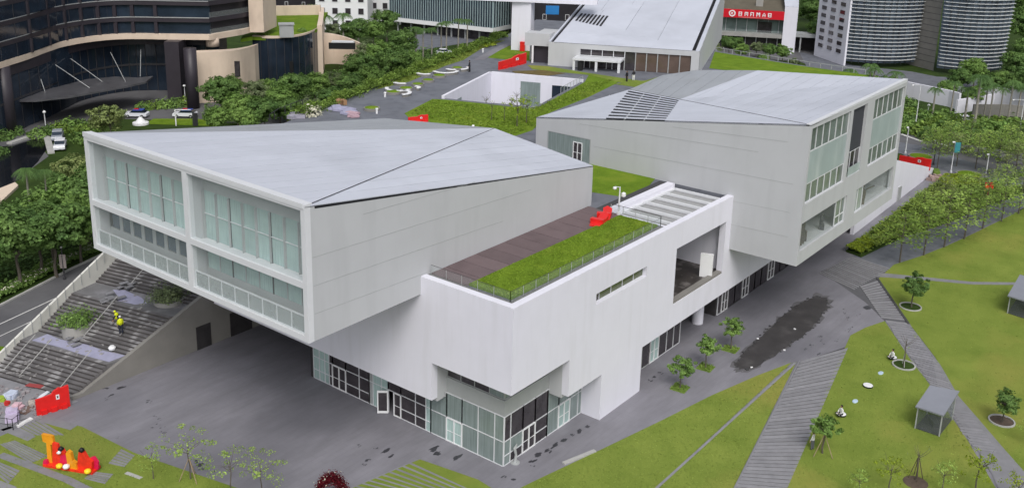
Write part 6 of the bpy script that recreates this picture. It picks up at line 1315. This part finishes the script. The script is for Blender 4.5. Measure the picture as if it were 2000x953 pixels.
# cars
def car(px, py, ang, label, body, z=0.0, lower=None):
    p = at(px, py, z); q = bpy.data.objects.new('parked_car', None); COL.objects.link(q); ORG[q.name] = Vector(); q.location = p; q.rotation_euler.z = ang; tag(q, label, 'car')
    side = [(-2.2, .35), (2.2, .35), (2.25, .7), (2.1, .92), (1.2, 1.0), (.55, 1.45), (-1.3, 1.5), (-2.0, 1.05), (-2.25, .85)]; n = len(side)
    def shell(w_, pts): m_ = len(pts); return MB().add([(x, -w_, z_) for x, z_ in pts] + [(x, w_, z_) for x, z_ in pts], [tuple(range(m_)), tuple(range(2 * m_ - 1, m_ - 1, -1))] + [(i, i + m_, (i + 1) % m_ + m_, (i + 1) % m_) for i in range(m_)])
    shell(.9, [(-2.2, .35), (2.2, .35), (2.25, .7), (2.1, .92), (1.2, 1.0), (-2.0, 1.03), (-2.25, .85)]).build('body', lower or body, q); shell(.78, [(-1.95, 1.0), (1.15, .98), (.5, 1.5), (-1.35, 1.53)]).build('cabin', M_glassb, q); shell(.8, [(-1.4, 1.5), (.5, 1.47), (.45, 1.56), (-1.3, 1.6)]).build('roof', body, q)
    for x in (-1.35, 1.4):
        for y in (-.88, .88):
            wv = MB(); 
            for k in range(14): a = 2 * math.pi * k / 14; wv.v += [(x + .33 * math.cos(a), y - .1, .33 + .33 * math.sin(a)), (x + .33 * math.cos(a), y + .1, .33 + .33 * math.sin(a))]
            wv.f = [(2 * k, 2 * ((k + 1) % 14), 2 * ((k + 1) % 14) + 1, 2 * k + 1) for k in range(14)] + [tuple(range(0, 28, 2)), tuple(range(27, 0, -2))]; t_ = wv.build('wheel', M_black, q)
            MB().box(x - .15, x + .15, y - .12, y + .12, .2, .46).build('rim', M_frameg, t_)
    for y in (-.65, .65): MB().box(2.16, 2.24, y - .18, y + .18, .68, .82).build('headlight', M_white, q)
M_bluecar = mat('blue_car_paint', lin(62, 80, 160), .3, var=.04); M_wcar = mat('white_car_paint', lin(218, 220, 228), .3, var=.02); M_scar = mat('silver_car_paint', lin(150, 156, 166), .3, var=.04)
aw = AZ - R(90)
car(267, 229, aw + R(180), 'white and blue patrol car nearer the olive tree before the hotel', M_bluecar, lower=M_wcar); car(362, 229, aw + R(180), 'white and blue patrol car nearer the hotel column', M_bluecar, lower=M_wcar)
for px, l in ((268, 'left'), (363, 'right')): p = at(px, 229); tag(MB().obox((p.x, p.y), AZ, .3, .8, 1.6, 1.75).build('light_bar', M_redsign), 'roof light bar of the ' + l + ' patrol car', 'light bar')
car(113, 272, AZ + R(200), 'dark silver car parked beside the pool kerb', M_scar); car(118, 290, AZ + R(200), 'white car parked nearest the raised box', M_wcar); car(1886, 240, aw, 'white car parked in the garden beyond the street', M_wcar)
car(868, 107, aw, 'white car before the finned building', M_wcar)
q = at(275, 243); tag(MB().lathe((q.x, q.y, 0), [(1.5, 0), (1.5, .4), (1.0, .5), (.6, 1.0), (.25, 1.4)], 18).build('drive_fountain', M_white), 'small white round fountain on the hotel drive', 'fountain')
tag(MB().prism(atp([(285, 242), (300, 233), (385, 233), (430, 240), (420, 246)]), -.05, .1).build('drive_island', M_grass2), 'green grass island on the hotel drive', 'traffic island')
q = at(344, 246); gt = root('drive_gate', (q.x, q.y, 0), 'white barrier gate at the hotel drive', 'gate')
MB().tube([(q.x, q.y, 0), (q.x, q.y, 3.2)], .12, 8).build('post', M_white, gt); MB().tube([(q.x, q.y, 3.1), (q.x + 2, q.y - 2, 3.1)], .08, 8).build('arm', M_white, gt); MB().obox((q.x + 2.6, q.y - 2.4), 0, .7, .7, 0, 2.4).build('booth', M_framed, gt)
# festive letter sculpture, bottom left
p0, p1 = at(92, 905), at(188, 921); dv = (p1 - p0).normalized(); an = math.atan2(dv.y, dv.x); nv_ = Vector((-dv.y, dv.x, 0)); fs = root('festive_sculpture', tuple(p0), 'red and yellow festive cut-out sculpture with flowers on the lawn', 'sculpture')
Lf = (p1 - p0).length; M_or = mat('orange_yellow_paint', lin(226, 150, 30), .45, var=.12); M_mag = mat('magenta_paint', lin(208, 28, 78), .45, var=.12); M_yel = mat('yellow_paint', lin(240, 206, 40), .45); M_redp = mat('red_orange_paint', lin(222, 52, 30), .45, var=.2, scale=2)
def cut(name, prof, d0, d1, m):
    n = len(prof); mb = MB(); P3 = lambda u, z_, dd: tuple(p0 + dv * (u * Lf) + nv_ * dd + Vector((0, 0, z_)))
    mb.add([P3(u, z_, d0) for u, z_ in prof] + [P3(u, z_, d1) for u, z_ in prof], [tuple(range(n)), tuple(range(2 * n - 1, n - 1, -1))] + [(i, i + n, (i + 1) % n + n, (i + 1) % n) for i in range(n)]); return mb.build(name, m, fs)
cut('base', [(0, 0), (1.0, 0), (1.0, .22), (0, .22)], -.5, .6, M_redp)
cut('tall_banner', [(.03, .2), (.13, .2), (.13, 1.9), (.2, 1.95), (.19, 2.7), (-.03, 2.75), (-.02, 2.1), (.05, 2.0)], -.1, .15, M_or)
cut('red_panel', [(.16, .2), (.42, .2), (.46, 1.2), (.4, 1.75), (.33, 1.6), (.3, 2.15), (.2, 2.2)], -.25, .0, M_redp); cut('magenta_panel', [(.3, .2), (.52, .2), (.5, 1.0), (.44, 1.35), (.36, 1.2)], -.32, -.26, M_mag)
cut('yellow_figure', [(.5, .2), (.68, .2), (.66, .75), (.6, .95), (.58, 1.65), (.52, 1.8), (.48, 1.55)], -.4, -.1, M_or)
cut('red_panel', [(.66, .2), (.95, .2), (.97, 1.0), (.88, 1.25), (.82, 1.75), (.74, 2.05), (.7, 1.4)], -.25, .05, M_redp); cut('magenta_panel', [(.8, .2), (1.04, .2), (1.05, .9), (.98, 1.35), (.9, 1.2)], .06, .2, M_mag)
cut('magenta_panel', [(-.02, .2), (.08, .2), (.06, .6), (.0, .55)], -.4, -.15, M_mag)
for u, z_ in ((.36, .45), (.5, .5), (.93, .4)): c = p0 + dv * (u * Lf) - nv_ * .6; MB().lathe((c.x, c.y, z_), [(.05, -.2), (.24, -.12), (.28, 0), (.24, .12), (.05, .2)], 10).build('yellow_flower', M_yel if u != .5 else M_white, fs, True)
for u, z_ in ((.36, 1.75), (.78, 1.95)): c = p0 + dv * (u * Lf) - nv_ * .2; MB().lathe((c.x, c.y, z_), [(.08, -.2), (.26, 0), (.08, .22)], 8).build('dark_flower', M_black, fs, True)
c = p0 + dv * (.35 * Lf) - nv_ * .42; MB().lathe((c.x, c.y, 1.55), [(.05, -.15), (.2, 0), (.05, .15)], 8).build('white_flower', M_white, fs, True)
# wine-red flower arch at the bottom edge
c = at(648, 972); n = 5200; a = RG.uniform(0, math.pi, n); fa = root('flower_arch', (c.x, c.y, 0), 'wine-red flower arch at the bottom edge of the plaza', 'flower arch')
sd_ = np.array([math.sin(AZ), -math.cos(AZ), 0]); rr = 1.05 + RG.normal(0, .14, n); dd = RG.normal(0, .22, n)
C = sd_[None] * (rr * np.cos(a) * 1.05)[:, None] + np.array([math.cos(AZ), math.sin(AZ), 0])[None] * dd[:, None]; C[:, 2] = rr * np.sin(a) * 1.75
link('flowers', leafmesh('flowers', C, C * np.array([1, 1, .6]), .13, L_wine), fa)['kind'] = 'stuff'; m_ = RG.permutation(n)[:120]; link('white_flowers', leafmesh('white_flowers', C[m_] * 1.05, C[m_], .15, L_white), fa)['kind'] = 'stuff'
MB().tube([tuple(sd_ * 1.05 * math.cos(t) * 1.05 + np.array([0, 0, 1.05 * 1.75 * math.sin(t)])) for t in np.linspace(0, math.pi, 16)], .1, 6).build('frame', M_black, fa) if False else None
fr_ = MB().tube([tuple(np.array([c.x, c.y, 0]) + sd_ * 1.1 * math.cos(t) + np.array([0, 0, 1.84 * math.sin(t)])) for t in np.linspace(0, math.pi, 16)], .16, 6).build('frame', L_wine, fa)
# builders' materials at the foot of the stairs
deb = [('tarpaulin_heap', 'lilac tarpaulin heap at the bottom left corner of the stairs', 25, 818, 1.3, .9, .8, lin(186, 174, 200)), ('white_board', 'long white board lying by the stair-foot fence', 48, 826, 1.6, .3, .18, lin(226, 226, 226)), ('paper_bags', 'white and blue bags piled left of the stair foot', 22, 775, 1.0, .8, .5, lin(188, 196, 214)), ('pink_bundle', 'pink and white bundle left of the red barrier', 32, 798, 1.0, .6, .45, lin(208, 176, 186)), ('green_sack', 'green sack at the left edge of the stair foot', 4, 782, .7, .5, .4, lin(150, 172, 60)), ('red_bucket', 'small red bucket left of the stair foot', 14, 790, .35, .35, .35, lin(190, 50, 46)), ('pale_crate', 'pale crate near the stair-foot bundles', 62, 790, .8, .5, .3, lin(176, 168, 160)), ('brown_board', 'brown board beside the red barrier', 55, 800, 1.6, .8, .06, lin(112, 92, 84)), ('white_sheet', 'white sheet draped on the lowest stair behind the red barrier', 85, 772, 1.3, .4, .1, lin(214, 218, 226)), ('red_plank', 'red plank propped on the lower stairs', 68, 754, .5, 1.6, .06, lin(150, 66, 66))]
for nm, l, px, py, a_, b2, h_, col in deb:
    x, y, z = (*at(px, py)[:2], 0.0) if nm != 'red_plank' else onstair(px, py)
    q = root(nm, (x, y, z), l, 'building material'); M_ = mat('m_' + nm, col, .8, var=.15, scale=2); an_ = rnd.uniform(0, 1.5)
    for k in range(5 if h_ > .25 else 1):
        mb = MB(); mb.obox((x + (rnd.uniform(-.4, .4) * a_ if k else 0), y + (rnd.uniform(-.4, .4) * b2 if k else 0)), an_ + (rnd.uniform(-.6, .6) if k else 0), a_ * (1 if not k else .5), b2 * (1 if not k else .6), z, z + h_ * (1 if not k else rnd.uniform(.5, 1.2)))
        for i, v in enumerate(mb.v): mb.v[i] = (v[0] + rnd.uniform(-.06, .06) * a_, v[1] + rnd.uniform(-.06, .06) * b2, v[2] + (rnd.uniform(-.1, .05) * h_ if v[2] > z else 0))
        mb.build('piece', M_, q)
sc = MB()
for k in range(70): p = at(rnd.uniform(-10, 75), rnd.uniform(752, 815)); sc.obox((p.x, p.y), rnd.uniform(0, 3), rnd.uniform(.1, .5), rnd.uniform(.08, .3), 0, rnd.uniform(.04, .2))
tag(sc.build('loose_scraps', mat('mixed_scraps', lin(168, 164, 166), .8, scale=3, col2=lin(120, 112, 116))), 'loose scraps scattered at the stair foot', 'scraps', kind='stuff')
struct('stair_foot_paving', MB().sheet([(33, 80.5), (40.2, 80.5), (37.6, 91.5), (34, 93), (30, 92)], .006), M_slab)
fn = root('site_fence', tuple(at(15, 835)), 'thin black site fence at the bottom left of the stairs', 'fence')
fp = [at(a, b) for a, b in [(-5, 836), (16, 838), (26, 840), (36, 832), (55, 826)]]
for a, b in zip(fp, fp[1:]): MB().bar((a.x, a.y, 0), (a.x, a.y, 1.1), .05).build('post', M_black, fn); MB().bar((a.x, a.y, 1.05), (b.x, b.y, 1.05), .03).build('rail', M_black, fn); MB().bar((a.x, a.y, .5), (b.x, b.y, .5), .03).build('rail', M_black, fn)
# tarpaulins and loose slabs on the landings
for W, z, l in [([sk(44.2, 81.7), sk(45.9, 81.7), sk(45.7, 84), sk(45.95, 86.5), sk(45.6, 89.5), sk(45.9, 91.6), sk(44.2, 91.4), sk(44.35, 88), sk(44.15, 85)], 2.008, 'pale lilac tarpaulin across the lower stair landing'), ([sk(51.4, 86.6), sk(52.2, 86.0), sk(53.0, 87.6), sk(53.7, 90.6), sk(53.2, 91.6), sk(52.2, 89.8), sk(51.3, 89)], 4.408, 'crumpled lilac tarpaulin on the middle landing')]:
    tag(MB().prism(W, z, z + .03).build('tarpaulin', mat('lilac_tarpaulin', lin(158, 158, 182), .6, var=.1, scale=1.5)), l, 'tarpaulin')
for k, (px, py, l) in enumerate([(218, 585, 'heap of stone slabs on the middle stair landing'), (152, 668, 'stack of grey slabs on the lower tarpaulin'), (250, 560, 'pale slabs laid out on the upper flight')]):
    x, y, z = onstair(px, py); q = root('slab_stack', (x, y, z), l, 'stone slabs')
    for j in range(7): MB().obox((x + rnd.uniform(-.8, .8), y + rnd.uniform(-.8, .8)), rnd.uniform(-.3, .3), .9, .5, z + .02 + j * .06, z + .09 + j * .06).build('slab', M_slab, q)
x, y, z = onstair(219, 682); tag(MB().lathe((x, y, z), [(.3, 0), (.36, .2), (.2, .38)], 10).build('white_sack', M_white), 'small white sack at the edge of the lower landing', 'sack')
# stuff on the roof garden behind the near box
for k, (px, py, l, m, a_, h_) in enumerate([(660, 220, 'lilac sheet pile behind the near box on the roof garden', mat('lilac_tarpaulin', (0, 0, 0, 1)), 3.2, .4), (690, 228, 'pinkish sheets behind the near box on the roof garden', mat('pink_sheet', lin(178, 150, 160), .8), 2.6, .3), (665, 205, 'brown carton behind the near box on the roof garden', mat('brown_carton', lin(150, 118, 88), .9), 1.3, 1.0), (585, 228, 'grey sheet pile at the stair head', mat('grey_sheet', lin(150, 148, 160), .8), 2.6, .5)]):
    p = at(px, py, DZ); q = root('material_pile', (p.x, p.y, DZ), l, 'building material')
    for j in range(5):
        mb = MB(); mb.obox((p.x + rnd.uniform(-.5, .5) * a_, p.y + rnd.uniform(-.5, .5) * a_), rnd.uniform(0, 3), a_ * .7, a_ * .4, DZ + .05, DZ + .05 + h_ * rnd.uniform(.5, 1)); mb.build('piece', m, q)
p = at(607, 225, DZ); plant('blossom', tuple(p), 'white-blossomed bush at the stair head behind the near box', 'shrub', 'shrub', 1.3)
rl4 = root('stair_head_railing', tuple(at(545, 235, DZ)), 'dark curved railing at the stair head behind the near box', 'railing'); railing(rl4, atp([(527, 240), (545, 228), (580, 214), (602, 207)], DZ), DZ, 1.1, 1.6, False, M_framed, .04)
rl5 = root('lawn_railing', tuple(at(1400, 103, DZ)), 'long pale railing behind the roof lawn right of the third box', 'railing'); railing(rl5, atp([(1398, 101), (1480, 114), (1560, 127), (1690, 146)], DZ), DZ, .8, 2.0, False, M_frameg, .05)
tag(MB().add([*(tuple(Vector((x, y, z))) for x, y, z in [(108.2, 69.2, DZ), (111.8, 68.9, DZ), (112.0, 72.0, DZ), (110.4, 69.3, DZ + 4.1)])], [(0, 1, 3), (1, 2, 3), (2, 0, 3), (0, 2, 1)]).build('skylight_cone', M_stucco), 'white pointed skylight behind the far box roof', 'skylight')
q = at(1133, 138, DZ); tag(MB().obox((q.x, q.y), dr, .8, .8, DZ, DZ + 1.5).build('dark_bin', M_black), 'black bin at the left of the entrance portico', 'bin')
# small sculpture by the glass corner and items on the paving
q = at(1006, 903); tag(MB().tube([(q.x, q.y, 0), (q.x + .1, q.y, .7), (q.x, q.y + .1, 1.3), (q.x + .2, q.y, 1.7)], [.16, .1, .14, .03], 8).lathe((q.x, q.y, 0), [(.4, 0), (.4, .06), (.1, .1)], 12).build('small_statue', M_frameg), 'small slim grey statue beside the glass corner', 'statue')
q = at(1683, 440); tag(MB().obox((q.x, q.y), .3, .5, .5, 0, .8).lathe((q.x + .1, q.y, .8), [(.1, 0), (.28, .2), (.05, .5)], 8).build('wall_plant_pot', M_black), 'small dark pot at the foot of the white ramp wall', 'pot')
q = at(1927, 395); tag(MB().tube([(q.x, q.y, 0), (q.x, q.y, 3.0)], .05, 6).obox((q.x, q.y), AZ, .1, 1.3, 1.9, 3.2).build('red_flag', M_red), 'red flag on a pole among the promenade trees', 'flag')
q = at(927, 243, 19.9); tag(MB().lathe((80.2, 67.5, 20.7), [(.1, 0), (.1, .15), (.16, .17), (.1, .28)], 10).build('roof_camera', M_white), 'small white camera on the far roof edge of the near box', 'camera')

frag = MB()
for k in range(150):
    px, py = rnd.uniform(40, 330), 0; t = rnd.random(); px = 20 + 300 * t + rnd.uniform(-60, 60); py = 735 - 170 * t + rnd.uniform(-35, 35)
    x, y, z = onstair(px, py)
    if y < 81.8 or y > YL(x) - 1 or z < .1: continue
    frag.obox((x, y), rnd.uniform(0, 3), rnd.uniform(.12, .55), rnd.uniform(.1, .3), z + .005, z + rnd.uniform(.03, .1))
tag(frag.build('stair_fragments', mat('broken_stone', lin(140, 138, 138), .9, var=.3, scale=1.5)), 'broken pale stone fragments scattered over the stairs', 'rubble', kind='stuff')
